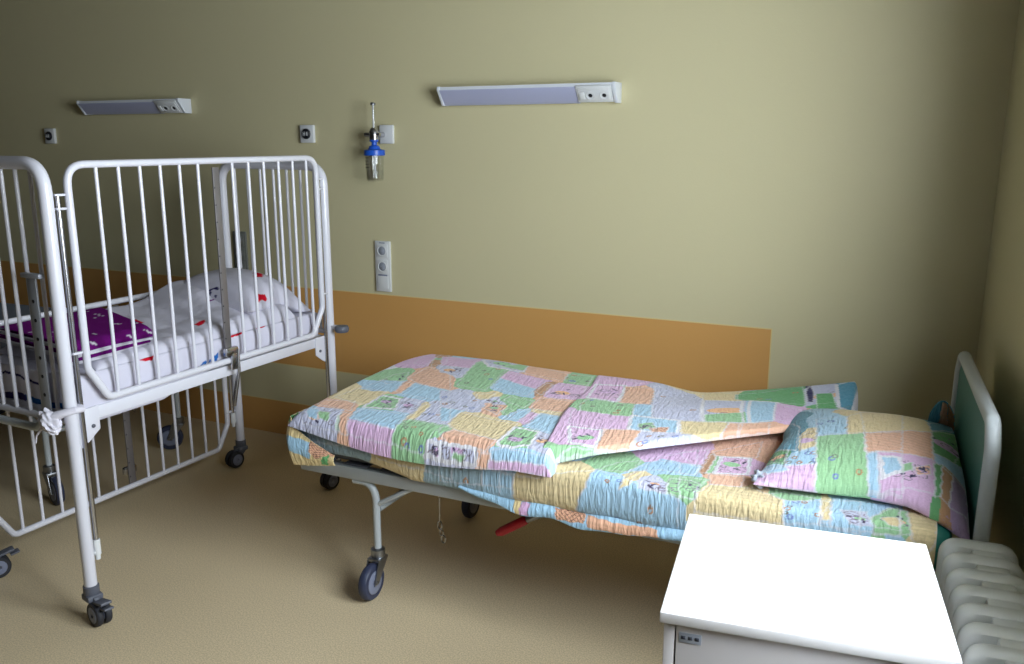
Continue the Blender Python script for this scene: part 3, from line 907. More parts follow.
def f_flap(U, V):
    P1 = (-.945, 2.142); P2 = (-1.045, 2.95); P3 = (-.135, 3.055); P4 = (-.135, 2.905)
    La, Lb = .045, .045
    # lift profile along both directions
    su = U * 1.0
    hu = np.sin(np.clip(su / .04, 0, 1) * PI / 2) * np.sin(np.clip((1 - su) / .04, 0, 1) * PI / 2)
    pu = np.where(su < .04, .022 * (1 - np.cos(np.clip(su / .04, 0, 1) * PI / 2)), np.where(su > .96, 1 - .022 * (1 - np.cos(np.clip((1 - su) / .04, 0, 1) * PI / 2)), .022 + (su - .04) * (.956 / .92)))
    sv = V
    hv = np.sin(np.clip(sv / .06, 0, 1) * PI / 2) * np.sin(np.clip((1 - sv) / .08, 0, 1) * PI / 2)
    pv = np.where(sv < .06, .035 * (1 - np.cos(np.clip(sv / .06, 0, 1) * PI / 2)), np.where(sv > .92, 1 - .04 * (1 - np.cos(np.clip((1 - sv) / .08, 0, 1) * PI / 2)), .035 + (sv - .06) * (.925 / .86)))
    # the diagonal lower edge sags a little into a curve
    fx = P1[0] + (P4[0] - P1[0]) * pu; fy = P1[1] + (P4[1] - P1[1]) * (pu ** .97) - .075 * np.clip(pu * 5, 0, 1) * np.clip((1 - pu) * 4, 0, 1)
    bx = P2[0] + (P3[0] - P2[0]) * pu; by = P2[1] + (P3[1] - P2[1]) * pu - .03 * np.sin(pu * PI)
    x = fx + (bx - fx) * pv; y = fy + (by - fy) * pv
    x = x + .008 * np.sin(pv * 9 + 1) * (1 - pu)
    zb = .583 + .030 * np.clip(pu * 5, 0, 1) * np.clip(1 - pv * 1.5, 0, 1) - .010 * np.clip(1 - pu * 6, 0, 1) * np.clip(1 - pv * 8, 0, 1)
    zt = .635 - .006 * pu + .016 * np.sin(pv * PI) + .016 * np.exp(-((pv - .9) / .12) ** 2) * (1 - pu) ** .5 + .004 * wob(x, y, 31, 1.0) + .0025 * wob(x, y, 32, 2.4)
    # corner by the wall stands up against the pillow
    zt = zt + .075 * np.clip((pu - .55) / .45, 0, 1) ** 1.3 * np.clip((pv - .35) / .65, 0, 1) ** 1.1
    zt = zt - .022 * np.exp(-((pu - .42) / .12) ** 2) * np.clip((pv - .5) / .5, 0, 1)
    z = zb + (zt - zb) * hu * hv
    return x, y, z, pu * .9, pv * .80
flap = cloth('folded_flap', f_flap, 320, 280, M['print_cloth'], quilt, PATCH.get('folded_flap', ()), 'l', seed=23, wrap=True, solid=.014)

# pillow in a patchwork case
def pillow_fn(cx, cy, hw, hd, z0, th, rot, seed, edge=.02, slump=0.0, amp=.006):
    def fn(U, V):
        # closed cushion: V in [0,1] wraps over top (0..0.5) and underside (0.5..1)
        a = U * 2 - 1
        top = V <= .5
        b_ = np.where(top, 1 - V * 4, (V - .5) * 4 - 1)
        b_ = -b_
        A = np.sin(a * PI / 2); B = np.sin(b_ * PI / 2)
        th_ = (np.clip(1 - np.abs(A) ** 2.6, 0, 1) * np.clip(1 - np.abs(B) ** 2.6, 0, 1)) ** .52
        px = A * hw * (1 - .07 * (1 - np.abs(B)) ** 2 * np.abs(A) + .05 * np.abs(A * B) ** 3)
        py = B * hd * (1 - .07 * (1 - np.abs(A)) ** 2 * np.abs(B) + .05 * np.abs(A * B) ** 3)
        w_ = amp * (wob(px * 1.2, py * 1.2, seed, 1.1) + .6 * wob(px, py, seed + 1, 2.4))
        z = np.where(top, z0 + edge + (th - edge) * th_ + w_ * th_ ** .5, z0 + edge * (1 - th_ ** .6))
        x = cx + px * math.cos(rot) - py * math.sin(rot)
        y = cy + px * math.sin(rot) + py * math.cos(rot)
        z = z + slump * px
        return x, y, z, px + hw, np.where(top, py + hd, -(py + hd) - .02)
    return fn
pf = pillow_fn(-.072, 2.585, .262, .335, .578, .105, R(1), 41, .022)
def f_pillow(U, V):
    x, y, z, s, t = pf(U, V)
    k = np.clip((x - .02) / .18, 0, 1)
    # right hand end is pressed against the headboard, its near corner drooping
    x = np.minimum(x, .160 - .056 * (y - 2.57))
    kc = np.clip((x - .03) / .14, 0, 1) * np.clip((2.52 - y) / .26, 0, 1)
    z = z - .050 * kc ** 1.5
    y = y - .03 * kc
    z = z + .012 * np.exp(-((x + .02) / .16) ** 2 - ((y - 2.72) / .14) ** 2) * (z > .62)
    return x, y, z, s, t
pil = cloth('pillow', f_pillow, 220, 430, M['print_cloth'], None, PATCH.get('pillow', ()), 'b', seed=44, wrap=True)
tag(pil, 'pillow in a pastel patchwork case with a large green square leaning on the headboard', 'pillow')

def f_ear(U, V):
    # far corner of the case standing up against the headboard
    a = U * 2 - 1
    x = .070 + .085 * U * (1 - .25 * V) + .012 * V
    z = .600 + .125 * V * (1 - .30 * np.abs(a) ** 2) - .01 * U
    y = 2.835 + .035 * U + .012 * np.cos(a * 2.5) - .02 * V
    return x, y, z, U * .11, V * .13
ear = cloth('case_corner', f_ear, 40, 40, M['print_cloth'], pil, [([(.045, .03), (.085, .03), (.075, .125), (.05, .125)], 'o'), ([(.085, .0), (.11, .0), (.11, .13), (.078, .13)], 'n')], 't', seed=46, solid=.004)
b = bm_new()
bmesh.ops.create_icosphere(b, subdivisions=4, radius=1)
for v in b.verts:
    p = v.co.copy()
    w_ = 1 + .22 * math.sin(p.x * 5 + p.z * 4) * math.sin(p.y * 5 + 2) + .12 * math.sin(p.z * 9 + p.y * 8)
    v.co = Vector((p.x * .022 * w_, p.y * .036 * w_, p.z * .020 * w_))
bmesh.ops.translate(b, vec=(-.330, 2.285, .598), verts=b.verts)
obj('gathered_corner', b, mat('gathered_cloth', (168, 176, 192), .9, bump=.6, bscale=60, vary=.12, vscale=60), pil)

# ------------------------------------------------------------------ second bed's bedding
bm = bm_new(); box(bm, (-3.93, 2.61, .507), (1.90, .72, .112), .035, seg=4)
tag(obj('mattress', bm, M['bed_grey']), 'blue-grey mattress on the far bed behind the crib', 'mattress')
def f_blk(U, V):
    s = U * 1.75; t = V * .86
    x, hx, _ = prof(s, -4.80, -3.08, .05, .065, .05, .065)
    y, hy, _ = prof(t, 2.24, 2.985, .05, .1075, .05, .1075)
    z = .565 + .085 * hx * hy + .006 * wob(x, y, 51, 1.0) * hx * hy
    return x, y, z, s, t
blk = cloth('blanket', f_blk, 100, 60, M['bed_grey'], None, seed=52)
tag(blk, 'grey blanket spread on the far bed seen through the crib bars', 'blanket')

# ------------------------------------------------------------------ white crib (local frame, z up, y from foot to head)
CC = (-2.533, 2.305, 0); CR = R(-1.7)
crib = thing('crib', 'tall white tubular hospital crib with barred sides on castors', 'crib', CC, CR)
PX, PY = .28, .615
def end_frame(name, y, ztop, xs, zlow):
    bm = bm_new()
    tube(bm, fillet([(-PX, y, .115), (-PX, y, ztop), (PX, y, ztop), (PX, y, .115)], .085, 9), .0195, 18)
    fr = obj(name, bm, M['white_tube'], crib)
    for x in xs:
        b = bm_new(); cyl(b, (x, y, zlow), (x, y, ztop), .0062, 10)
        obj('bar', b, M['white_tube'], fr)
    b = bm_new(); cyl(b, (-PX, y, zlow), (PX, y, zlow), .011, 12)
    obj('lower_rail', b, M['white_tube'], fr)
    return fr
foot = end_frame('foot_frame', -PY, 1.434, [.222 - .0665 * k for k in range(8)], .665)
head = end_frame('head_frame', PY, 1.395, [.235 - .073 * k for k in range(7)], .70)
for (x, y, d, ped) in ((PX, -PY, (.95, -.20), True), (-PX, -PY, (.4, 1), True), (PX, PY, (-.2, -1), False), (-PX, PY, (-.15, -1), False)):
    caster(foot if y < 0 else head, x, y, .040, .125, d, True, 'dark_plastic', ped, .02)
def gate(name, x, z0, z1, latch_side):
    cut = .085
    y0, y1 = -.552, .556
    bm = bm_new()
    pts = fillet([(x, y0, z1), (x, y1, z1), (x, y1, z0 + cut * 1.25), (x, y1 - cut * .75, z0), (x, y0 + cut * .75, z0), (x, y0, z0 + cut * 1.25)],
                 [.06, .06, .03, .03, .03, .03], 7, closed=True)
    tube(bm, pts, .0115, 14, closed=True)
    g = obj(name, bm, M['white_tube'], crib)
    for k in range(13):
        if k == 6: continue
        y = -.454 + .0793 * k
        b = bm_new()
        cyl(b, (x, y, z0), (x, y, z1), .006, 10)
        obj('bar', b, M['white_tube'], g)
    # brackets that ride on the guide rods
    for y, sg in ((y0, -1), (y1, 1)):
        for zz in (z1 - .085, z1 - .125, z0 + .16):
            b = bm_new()
            box(b, (x - math.copysign(.006, x), y + sg * .017, zz), (.014, .05, .007), .002)
            obj('bracket', b, M['white_tube'], g)
    return g
gx = .294
g1 = gate('side_gate', gx, .711, 1.428, 1)
g2 = gate('side_gate', -gx, .112, .880, -1)
# perforated centre guides with a release latch, one per gate
M['guide'] = mat('worn_steel', (128, 124, 126), 0.4, 0.6, vary=.15, vscale=20)
def centre_guide(x, z0, z1, par, zl, arm=True):
    bm = bm_new()
    y = -.454 + .0793 * 6
    box(bm, (x, y, (z0 + z1) / 2), (.006, .030, z1 - z0), .0015)
    k = 0
    zz = z0 + .03
    cg = obj('guide_bar', bm, M['guide'], par)
    b = bm_new()
    while zz < z1 - .02:
        cyl(b, (x + .0035, y - .011, zz), (x - .0035, y - .011, zz), .003, 8); zz += .06
    merge_into(cg, b, M['mark_dark'])
    b = bm_new()
    sx = math.copysign(1, x)
    box(b, (x + sx * .012, y, zl + .005), (.02, .06, .032), .006)
    box(b, (x + sx * .016, y + .012, zl - .03), (.012, .034, .07), .005)
    if arm: tube(b, [(x + sx * .02, y + .026, zl + .01), (x + sx * .022, y + .022, zl - .07), (x + sx * .02, y - .004, zl - .17), (x + sx * .02, y - .008, zl - .20)], [.006, .007, .008, .005], 10)
    obj('release_lever', b, M['chrome'], par)
centre_guide(gx - .001, .705, 1.405, g1, .742)
centre_guide(-gx + .001, .125, .865, g2, .175, False)
# chrome guide rods beside each post
for sx in (-1, 1):
    for sy in (-1, 1):
        b = bm_new()
        x, y = sx * (PX + .004), sy * (PY - .033)
        cyl(b, (x, y, .215), (x, y, 1.345), .0078, 12)
        o = obj('guide_rod', b, M['chrome'], crib)
        b = bm_new()
        cyl(b, (x, y, .215), (x, y, .265), .0115, 14)
        box(b, (x, y + sy * .016, .225), (.012, .045, .006), .001)
        cyl(b, (x, y, .198), (x, y, .216), .008, 10)
        obj('rod_end', b, M['white_plastic'], o)
# mattress frame with corner gussets
bm = bm_new()
for sx in (-1, 1):
    box(bm, (sx * .262, 0, .667), (.026, 1.185, .040), .003)
for sy in (-1, 1):
    box(bm, (0, sy * .585, .667), (.498, .026, .040), .003)
for k in range(9):
    box(bm, (0, -.5 + k * .125, .678), (.50, .05, .008), .001)
mf = obj('mattress_frame', bm, M['white_tube'], crib)
for sx in (-1, 1):
    for sy in (-1, 1):
        b = bm_new()
        prism(b, [(sy * .600, .69), (sy * .52, .69), (sy * .52, .615), (sy * .56, .585), (sy * .600, .565)], sx * .277 - .003, sx * .277 + .003, 'x', None, .001)
        gp = obj('gusset', b, M['white_tube'], mf)
        b = bm_new(); cyl(b, (sx * .272, sy * .545, .63), (sx * .284, sy * .545, .63), .006, 12)
        merge_into(gp, b, M['dark_plastic'])
# bumper rollers at the head posts
for sx in (-1, 1):
    b = bm_new()
    box(b, (sx * (PX + .030), PY, .722), (.05, .022, .018), .003)
    bk = obj('bumper_arm', b, M['white_tube'], crib)
    b = bm_new()
    lathe(b, [(.012, -.015), (.026, -.013), (.030, -.006), (.030, .006), (.026, .013), (.012, .015)], Matrix.Translation((sx * (PX + .064), PY, .718)), 24)
    obj('bumper_roller', b, M['dark_plastic'], bk)
# perforated height bracket with a hook and a bent support tube at the foot end
b = bm_new()
bx = .180
box(b, (bx, -PY - .006, .865), (.040, .006, .49), .001)
box(b, (bx + .018, -PY - .014, 1.108), (.085, .02, .014), .002)
M['zinc'] = mat('galvanised_steel', (168, 172, 182), 0.5, 0.35, vary=.08, vscale=25)
hbk = obj('height_bracket', b, M['zinc'], crib)
b = bm_new()
for k in range(7):
    cyl(b, (bx, -PY - .0095, .68 + k * .058), (bx, -PY - .003, .68 + k * .058), .006, 10)
merge_into(hbk, b, M['mark_dark'])
b = bm_new()
tube(b, fillet([(-.265, -PY - .022, .632), (bx - .03, -PY - .022, .632), (bx - .005, -PY - .016, .66)], .03), .013, 14)
obj('support_tube', b, M['grey_frame'], crib)

# crib mattress and bedding share the crib's frame
bm = bm_new(); box(bm, (0, 0, .733), (.488, 1.15, .090), .028, seg=4)
cm = obj('mattress', bm, M['cotton_white'], None, CC); cm.rotation_euler = (0, 0, CR)
tag(cm, 'white mattress inside the tall white crib', 'mattress')
def crib_part(o):
    o.location = CC; o.rotation_euler = (0, 0, CR); return o
def f_csheet(U, V):
    # white sheet draped over the near side of the mattress and hanging over the frame
    y = -.575 + 1.13 * V
    t = U * .62
    side = np.clip(t / .17, 0, 1)
    fold = .5 + .5 * np.sin(V * 60 + 2 * np.sin(V * 17))
    x = np.where(t < .17, .262 + .010 * np.sin(side * PI) * (.4 + fold * .6) - .006 * side, .256 - (t - .17))
    low = .636 + .06 * np.clip((V - .28) / .2, 0, 1)
    ztop = .790
    z = np.where(t < .17, low + (ztop - low) * np.sin(side * PI / 2) ** .9, ztop + .004 * wob(x, y, 61, 1.3))
    return x, y, z, t, 1.13 * V
cs = crib_part(cloth('bed_sheet', f_csheet, 120, 220, M['crib_cloth'], None, PATCH.get('bed_sheet', ()), 'c', seed=62, solid=.003))
tag(cs, 'white cotton sheet hanging over the near side of the crib mattress', 'bed sheet')
def f_foot(U, V):
    x = -.255 + .47 * U
    z = .672 + .128 * V + .006 * np.sin(U * 14)
    y = -.590 - .006 * np.sin(V * PI) - .004 * np.sin(U * 22 + V)
    return x, y, z, U * .47, V * .13
cloth('foot_hem', f_foot, 120, 50, M['crib_cloth'], cs, [([(0, .014), (.3, .014), (.30, .040), (0, .034)], 'N'), ([(.30, .02), (.48, .01), (.48, .03), (.3, .042)], 'B'), ([(0, .09), (.2, .10), (.42, .08), (.42, .088), (.2, .108), (0, .098)], 'N')], 'c', seed=64, solid=.003)
# printed duvet rising towards the pillow
def f_cduvet(U, V):
    s = U * 1.02; t = V * .58
    y, hy, _ = prof(s, -.50, .43, .05, .09, .05, .09)
    x, hx, _ = prof(t, -.245, .262, .05, .075, .04, .075)
    k = np.clip((y + .50) / .93, 0, 1)
    zt = .822 + .020 * k + .055 * np.clip((.10 - x) / .32, 0, 1) * np.clip(1.2 - k, 0, 1) * np.clip((y + .36) / .2, 0, 1) + .07 * np.exp(-((k - .82) / .22) ** 2) * np.clip((.28 - x) / .3, 0, 1) + .013 * wob(x, y, 71, 1.6) + .006 * wob(x, y, 72, 3.5) + .006 * np.abs(wob(x * .6 + y, y * .5 - x, 74, 2.2))
    zb = .794
    z = zb + (zt - zb) * hx * hy
    return x, y, z, t, s
cd = crib_part(cloth('duvet', f_cduvet, 260, 170, M['crib_cloth'], None, PATCH.get('duvet', ()), 'c', seed=73))
tag(cd, 'crumpled white printed duvet with small red and blue pictures in the crib', 'duvet')
pc = pillow_fn(-.01, .375, .245, .185, .83, .145, 0, 81, .03, amp=.016)
def f_cpil(U, V):
    x, y, z, s, t = pc(U, V)
    z = z - .10 * np.clip((y - .40) / .2, 0, 1) * np.clip((x + .05) / .25, 0, 1)
    z = np.maximum(z, .800)
    return x, y, z, s, t
cp = crib_part(cloth('pillow', f_cpil, 110, 200, M['crib_cloth'], None, PATCH.get('crib_pillow', ()), 'c', seed=83))
tag(cp, 'plump white pillow with red patches at the head of the crib', 'pillow')
# folded purple blanket: layers with white edges
pb = thing('folded_blanket', 'folded purple blanket with white marks at the foot of the crib', 'blanket', CC, CR)
def f_layer(i):
    z0 = .846 + .0105 * i
    def fn(U, V):
        # hairpin section along y: bottom run, rounded nose at +y, top run
        x = -.235 + .475 * U + .004 * np.sin(V * 9 + i)
        q = V * 2 - 1
        y1 = -.280 + .008 * i + .165 * (1 - U)
        L = .29 + .10 * (1 - U)
        nose = np.abs(q) < .08
        yy = np.where(nose, y1 + .006 * np.cos(q / .08 * PI / 2), y1 - (np.abs(q) - .08) / .92 * L)
        zz = z0 + .0045 * np.where(nose, np.sin(q / .08 * PI / 2), np.sign(q)) + .003 * wob(x, yy, 90, 1.0) - .018 * np.clip((x - .16) / .08, 0, 1) ** 2 
        return x, yy, zz, .475 * U, np.where(q > 0, 1, -1) * (yy + .55)
    return fn
for i in range(4):
    lay = cloth('blanket_fold', f_layer(i), 70, 90, M['crib_cloth'], pb, PATCH.get('blanket_top', ()) if i == 3 else PATCH.get('blanket_fold', ()), 'u' if i in (3, 1) else 'w', seed=95 + i)
# knotted sheet corner around the near post
b = bm_new()
ico = bmesh.ops.create_icosphere(b, subdivisions=4, radius=1)
for v in b.verts:
    p = v.co.copy()
    w_ = 1 + .16 * math.sin(p.x * 7 + p.z * 5) * math.sin(p.y * 6 + 1) + .10 * math.sin(p.z * 13 + p.x * 9)
    v.co = Vector((p.x * .034 * w_, p.y * .024 * w_, p.z * .034 * w_ - .012 * p.x))
bmesh.ops.translate(b, vec=(.246, -.662, .672), verts=b.verts)
tube(b, [(.255, -.655, .685), (.285, -.645, .70), (.305, -.62, .705), (.300, -.590, .70), (.27, -.585, .705)], [.018, .012, .011, .010, .014], 12)
tube(b, [(.215, -.67, .65), (.195, -.676, .625), (.188, -.676, .60)], [.006, .003, .002], 8)
kn = obj('knotted_cloth', b, M['cotton_white'], None, CC); kn.rotation_euler = (0, 0, CR)
tag(kn, 'white cloth knotted around the near post at the foot of the crib', 'cloth')

# ------------------------------------------------------------------ bedside cabinet
NC = Vector((-.1295, 1.476, 0)); NR = R(7.2)
ns = thing('nightstand', 'white laminate bedside cabinet with bright top and grey sticker beside the radiator', 'bedside cabinet', NC, NR)
NW, ND, NH = .445, .400, .75
b = bm_new(); box(b, (0, 0, NH - .010), (NW, ND, .020), .003)
obj('top', b, M['laminate'], ns)
b = bm_new()
bw, bd = NW - .012, ND - .02
for sx in (-1, 1):
    box(b, (sx * (bw / 2 - .009), .004, .405), (.018, bd, .650), .0015)
box(b, (0, bd / 2 - .004, .405), (bw - .036, .012, .650), .001)
box(b, (0, .004, .089), (bw - .036, bd - .02, .018), .001)
obj('body', b, M['laminate_shaded'], ns)
b = bm_new(); box(b, (0, -bd / 2 + .012, .411), (bw - .041, .018, .634), .0015)
dr = obj('door', b, M['laminate_shaded'], ns)
b = bm_new(); tube(b, fillet([(.14, -bd / 2 + .003, .50), (.14, -bd / 2 - .025, .50), (.14, -bd / 2 - .025, .40), (.14, -bd / 2 + .003, .40)], .012), .005, 10)
obj('handle', b, M['steel'], dr)
b = bm_new(); box(b, (-.173, -bd / 2 + .0022, .704), (.036, .0016, .018), .0005)
lb = obj('sticker', b, M['label_and_well_grey'], dr)
for k in range(3):
    b = bm_new(); box(b, (-.184 + .011 * k, -bd / 2 + .0012, .7045), (.007, .0006, .006))
    merge_into(lb, b, M['label_dark'])
for sx in (-1, 1):
    for sy in (-1, 1):
        caster(ns, sx * .18, sy * .15, .024, .082, (1, .3), False, 'dark_plastic', width=.018)

# ------------------------------------------------------------------ radiator under the window
rt = thing('radiator', 'white ribbed radiator under the window on the right wall', 'radiator', (.190, 2.098, 0), 0)
RA = R(4.4)
rdir = Vector((math.sin(RA), -math.cos(RA), 0)); rn = Vector((math.cos(RA), math.sin(RA), 0))
def rmat(k):
    o = rdir * (.0765 * k)
    return Matrix(((rn.x, rdir.x, 0, o.x), (rn.y, rdir.y, 0, o.y), (0, 0, 1, 0), (0, 0, 0, 1)))
for k in range(12):
    b = bm_new()
    # one cast section: rounded slab with a slimmer web towards the middle
    n = 28
    prof_pts = []
    hw_, z0, z1, rc = .082, .10, .60, .045
    loop = fillet([(-hw_, z0, 0), (hw_, z0, 0), (hw_, z1, 0), (-hw_, z1, 0)], rc, 8, closed=True)
    rings = []
    for (ww, ins) in ((-.0245, .016), (-.022, .006), (-.015, .001), (0, 0), (.015, .001), (.022, .006), (.0245, .016)):
        ring = []
        for p in loop:
            c = Vector((0, (z0 + z1) / 2, 0))
            q = Vector((p.x * (1 - ins / hw_), c.y + (p.y - c.y) * (1 - ins / .25), 0))
            ring.append(b.verts.new((q.x, ww, q.y)))
        rings.append(ring)
    for a_, c_ in zip(rings[:-1], rings[1:]):
        for j in range(len(loop)):
            b.faces.new((a_[j], a_[(j + 1) % len(loop)], c_[(j + 1) % len(loop)], c_[j]))
    b.faces.new(rings[0]); b.faces.new(list(reversed(rings[-1])))
    if k < 11:
        box(b, (.014, .038, .575), (.068, .05, .036), .008)
        cyl(b, (0, .02, .15), (0, .058, .15), .02, 14)
    if k in (1, 10):
        box(b, (-.03, 0, .055), (.03, .03, .11), .004)
        box(b, (.04, 0, .055), (.03, .03, .11), .004)
    bmesh.ops.transform(b, matrix=rmat(k), verts=b.verts)
    obj('section', b, M['radiator'], rt)

# ------------------------------------------------------------------ wall lamps
def wall_lamp(x0, x1, z0, z1, label):
    t = thing('wall_lamp', label, 'wall lamp', ((x0 + x1) / 2, YB, (z0 + z1) / 2), 0, 'bed lamps on the wall')
    hl = (x1 - x0) / 2; h = (z1 - z0) / 2
    dp = .082
    top = [(0, h), (-dp, h), (-dp, h - .014), (-.062, h - .018), (-.04, h - .018), (0, h - .03)]
    b = bm_new()
    prism(b, [(-.001, h), (-dp, h), (-dp, h - .012), (-.035, -h + .012), (-.035, -h + .004), (-.001, -h + .004)], -hl + .012, hl - .014, 'x')
    obj('housing', b, M['lamp_body'], t)
    b = bm_new()
    prism(b, [(-dp - .001, h - .013), (-dp * .99 - .002, h - .016), (-.040, -h + .003), (-.034, -h), (-.020, -h), (-.020, -h + .006), (-.034, -h + .008), (-dp + .006, h - .014)], -hl + .012, hl - .165, 'x')
    obj('diffuser', b, M['diffuser'], t)
    for sx, w_ in ((-1, .012), (1, .014)):
        b = bm_new()
        prism(b, [(-.0005, h + .002), (-dp - .003, h + .002), (-dp - .003, h - .012), (-.043, -h - .001), (-.0005, -h - .001)], sx * hl if sx < 0 else hl - w_, -hl + w_ if sx < 0 else hl, 'x', None, .0015)
        obj('end_cap', b, M['lamp_body'], t)
    # socket panel on the slanted front
    d = Vector((0, -.040 + dp, -h + .003 - (h - .014))).normalized()      # down the slope
    nrm = Vector((0, d.z, -d.y)); nrm = nrm if nrm.y < 0 else -nrm
    c = Vector((hl - .09, (-dp - .040) / 2, 0))
    mt = Matrix(((1, d.x, nrm.x, c.x), (0, d.y, nrm.y, c.y), (0, d.z, nrm.z, c.z), (0, 0, 0, 1)))
    b = bm_new(); box(b, (0, 0, .004), (.146, .074, .010), .003, mt)
    box(b, (0, 0, .009), (.128, .056, .006), .002, mt)
    p = obj('socket_panel', b, M['white_plastic'], t)
    for k, xx in enumerate((-.015, .042)):
        b = bm_new()
        lathe(b, [(.018, .010), (.019, .014), (.016, .0145), (.014, .0115), (.001, .0115)], mt @ Matrix.Translation((xx, .004, 0)), 20)
        s = obj('socket', b, M['white_plastic'], p)
        b = bm_new(); lathe(b, [(.0001, .0118), (.0085, .0118), (.0085, .0125), (.0001, .0125)], mt @ Matrix.Translation((xx, .004, 0)), 14)
        merge_into(s, b, M['mark_dark'])
    b = bm_new(); box(b, (-.05, .004, .013), (.022, .03, .006), .002, mt)
    obj('switch', b, M['white_plastic'], p)
    return t
wall_lamp(-1.895, -1.108, 1.640, 1.714, 'slim white wall lamp with two sockets above the patchwork bed')
wall_lamp(-4.085, -3.362, 1.628, 1.696, 'slim wall lamp in the dark above the crib, further left on the wall')

# ------------------------------------------------------------------ wall outlets
def plate(bm, x, z, w, h, d=.012):
    box(bm, (x, YB - d / 2, z), (w, d, h), .004)
MY = Matrix.Rotation(R(90), 4, 'X')     # lathe axis to -y
def facing(x, z, off):
    return Matrix.Translation((x, YB - off, z)) @ MY
def gas_outlet(x, z, label):
    t = thing('gas_outlet', label, 'wall outlet', (x, YB, z), 0, 'square gas outlets')
    b = bm_new(); box(b, (0, -.009, 0), (.078, .018, .082), .004)
    obj('plate', b, M['white_plastic'], t)
    b = bm_new(); lathe(b, [(.024, 0), (.024, .006), (.020, .010), (.006, .010), (.005, .004), (.0001, .004)], Matrix.Translation((0, -.018, 0)) @ MY, 24)
    d = obj('connector', b, M['mark_dark'], t)
    b = bm_new()
    for k, (dx, w_) in enumerate(((-.012, .0035), (-.002, .0035), (.010, .006))):
        box(b, (dx, -.0285, 0), (w_, .001, .018))
    box(b, (-.007, -.0285, .0), (.008, .001, .0035))
    merge_into(d, b, M['white_plastic'])
    return t
gas_outlet(-2.640, 1.525, 'square white outlet with black round connector just above the crib head')
gas_outlet(-4.413, 1.518, 'small square outlet with black connector on the dark wall at far left')

def socket_strip(x, z, h, n, label, m='white_plastic', blank=True):
    t = thing('socket_strip', label, 'socket strip', (x, YB, z), 0, 'vertical socket strips')
    b = bm_new(); box(b, (0, -.006, 0), (.082, .012, h), .003)
    obj('frame', b, M[m], t)
    slots = 3
    for k in range(slots):
        zz = h / 2 - .008 - (h - .016) / slots * (k + .5)
        b = bm_new()
        if blank and k == 2:
            box(b, (0, -.0135, zz), (.058, .004, .060), .0015)
            obj('blank_cover', b, M[m], t); continue
        box(b, (0, -.0135, zz), (.060, .004, .062), .0015)
        lathe(b, [(.024, 0), (.0245, .004), (.022, .0045), (.020, .0006), (.0001, .0006)], Matrix.Translation((0, -.0150, zz)) @ MY, 24)
        s = obj('socket', b, M[m], t)
        b = bm_new()
        for dx in (-.0095, .0095):
            cyl(b, (dx, -.0155, zz), (dx, -.0162, zz), .0027, 10)
        # grey disc: shade of the socket well put into the colour
        lathe(b, [(.0001, 0), (.0195, 0), (.0195, .0004), (.0001, .0004)], Matrix.Translation((0, -.0156, zz)) @ MY, 24)
        merge_into(s, b, M['label_and_well_grey'])
    if blank:
        b = bm_new(); box(b, (0, -.0135, -.042), (.050, .003, .010), .001)
        obj('name_strip', b, M['hub'], t)
        b = bm_new(); box(b, (0, -.0125, h / 2 - .008), (.03, .002, .006))
        obj('name_strip', b, M['label_and_well_grey'], t)
    return t
socket_strip(-2.243, .923, .236, 3, 'white vertical socket strip with two sockets just above the orange band')
M['strip_grey'] = mat('grey_plastic', (120, 122, 118), 0.45)
socket_strip(-3.10, .935, .225, 3, 'grey vertical strip of three sockets on the wall behind the crib bars', 'strip_grey', False)

# ------------------------------------------------------------------ oxygen flowmeter with humidifier jar
fx, fy = -2.222, 3.272
ft = thing('oxygen_flowmeter', 'blue capped oxygen flowmeter and clear water jar hanging on its wall plate', 'flowmeter', (fx, YB, 1.50), 0)
def F(z): return Vector((0, fy - YB, z - 1.50))
b = bm_new(); box(b, (.022, -.008, .022), (.072, .016, .082), .004)
obj('outlet_plate', b, M['white_plastic'], ft)
b = bm_new()
cyl(b, (0.006, -.012, .020), (0.0, fy - YB + .01, .020), .012, 18)
lathe(b, [(.014, -.028), (.021, -.022), (.022, .012), (.016, .026), (.008, .032)], Matrix.Translation(F(1.52)), 22)
cyl(b, F(1.52) + Vector((-.03, 0, 0)), F(1.52) + Vector((.032, 0, 0)), .009, 16)
lathe(b, [(.001, -.012), (.011, -.012), (.011, .012), (.001, .012)], Matrix.Translation(F(1.52) + Vector((-.033, 0, 0))) @ Matrix.Rotation(R(90), 4, 'Y'), 16)
obj('valve', b, M['chrome'], ft)
b = bm_new(); cyl(b, F(1.55), F(1.65), .0105, 16)
o = obj('flow_tube', b, M['jar_plastic'], ft)
b = bm_new(); cyl(b, F(1.55), F(1.645), .004, 10)
merge_into(o, b, M['white_plastic'])
b = bm_new(); lathe(b, [(.0001, -.006), (.011, -.006), (.012, 0), (.009, .006), (.0001, .006)], Matrix.Translation(F(1.652)), 14)
obj('tube_cap', b, M['steel'], ft)
b = bm_new(); lathe(b, [(.010, .062), (.020, .060), (.020, .048), (.012, .044), (.012, .032), (.022, .028), (.028, .014), (.046, .010), (.047, -.012), (.040, -.014)], Matrix.Translation(F(1.443)), 28)
obj('jar_cap', b, M['blue_cap'], ft)
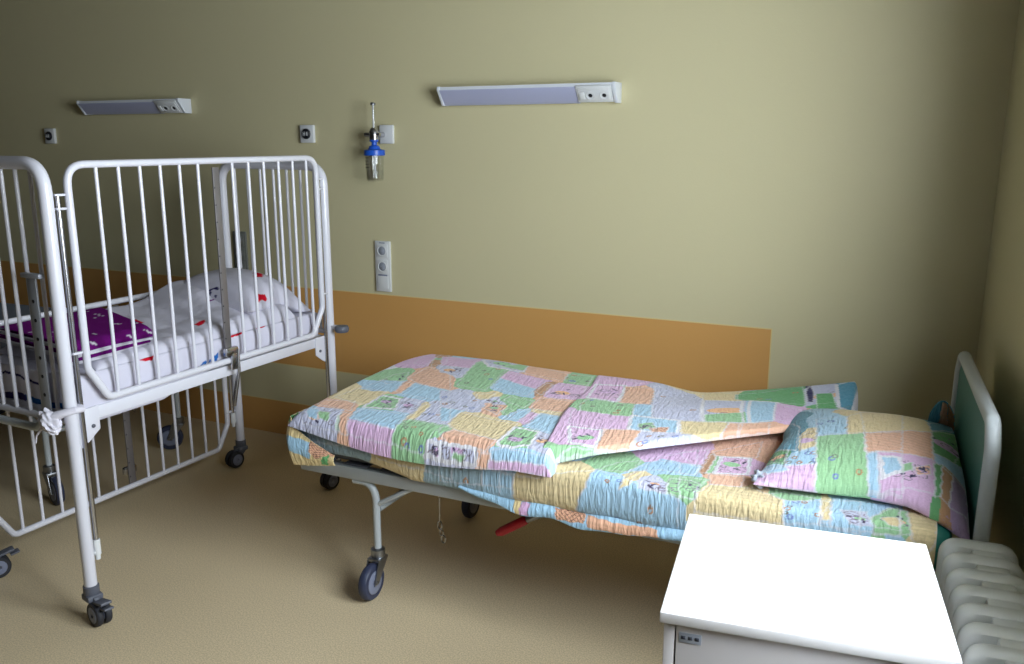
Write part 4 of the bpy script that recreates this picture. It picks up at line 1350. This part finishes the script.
b = bm_new(); lathe(b, [(.041, .0), (.041, -.03), (.038, -.108), (.034, -.114), (.0001, -.114), (.0001, -.110), (.032, -.110), (.036, -.105), (.0385, -.03), (.0385, 0)], Matrix.Translation(F(1.432)), 28)
jr = obj('jar', b, M['jar_plastic'], ft)
b = bm_new(); lathe(b, [(.0001, -.109), (.0355, -.106), (.0365, -.066), (.0001, -.066)], Matrix.Translation(F(1.432)), 24)
obj('water', b, glass_mat('water', (.97, .98, .985), .02), jr)
b = bm_new(); cyl(b, F(1.432), F(1.335), .004, 8)
obj('dip_tube', b, M['white_plastic'], jr)
b = bm_new()
for k in range(4):
    zz = 1.420 - k * .014
    ring = []
    for a in np.linspace(R(195), R(265), 8):
        ring.append(F(zz) + Vector((.0412 * math.cos(a), .0412 * math.sin(a), 0)))
    tube(b, ring, .0011, 6)
obj('level_marks', b, M['mark_dark'], jr)

# ------------------------------------------------------------------ camera
cam = bpy.data.cameras.new('camera'); co = bpy.data.objects.new('camera', cam); COL.objects.link(co)
cam.sensor_width = 36; cam.sensor_fit = 'HORIZONTAL'; cam.lens = 862.0 / 1024 * 36
co.location = (0, 0, 1.5)
co.rotation_euler = (R(90 - 12.6), 0, R(25.3))
cam.clip_start = .02
scene.camera = co

# ------------------------------------------------------------------ light: daylight through the window
w = bpy.data.worlds.new('daylight'); scene.world = w
w.use_nodes = True
bg = w.node_tree.nodes['Background']
bg.inputs['Color'].default_value = (0.89, 0.94, 1.0, 1)
bg.inputs['Strength'].default_value = 28.5
pl = bpy.data.lights.new('window_portal', 'AREA'); po = bpy.data.objects.new('window_portal', pl); COL.objects.link(po)
pl.shape = 'RECTANGLE'; pl.size = WT1 - WT0; pl.size_y = WZ1 - WZ0
pl.cycles.is_portal = True
pc_ = WM @ Vector(((WT0 + WT1) / 2, .11, (WZ0 + WZ1) / 2))
po.location = pc_
inw = -(WM.to_3x3() @ Vector((0, 1, 0)))
po.rotation_euler = inw.to_track_quat('-Z', 'Y').to_euler()

scene.view_settings.view_transform = 'Standard'
scene.view_settings.look = 'None'
scene.view_settings.exposure = 0.0
scene.view_settings.gamma = 1.0
scene.view_settings.use_curve_mapping = False
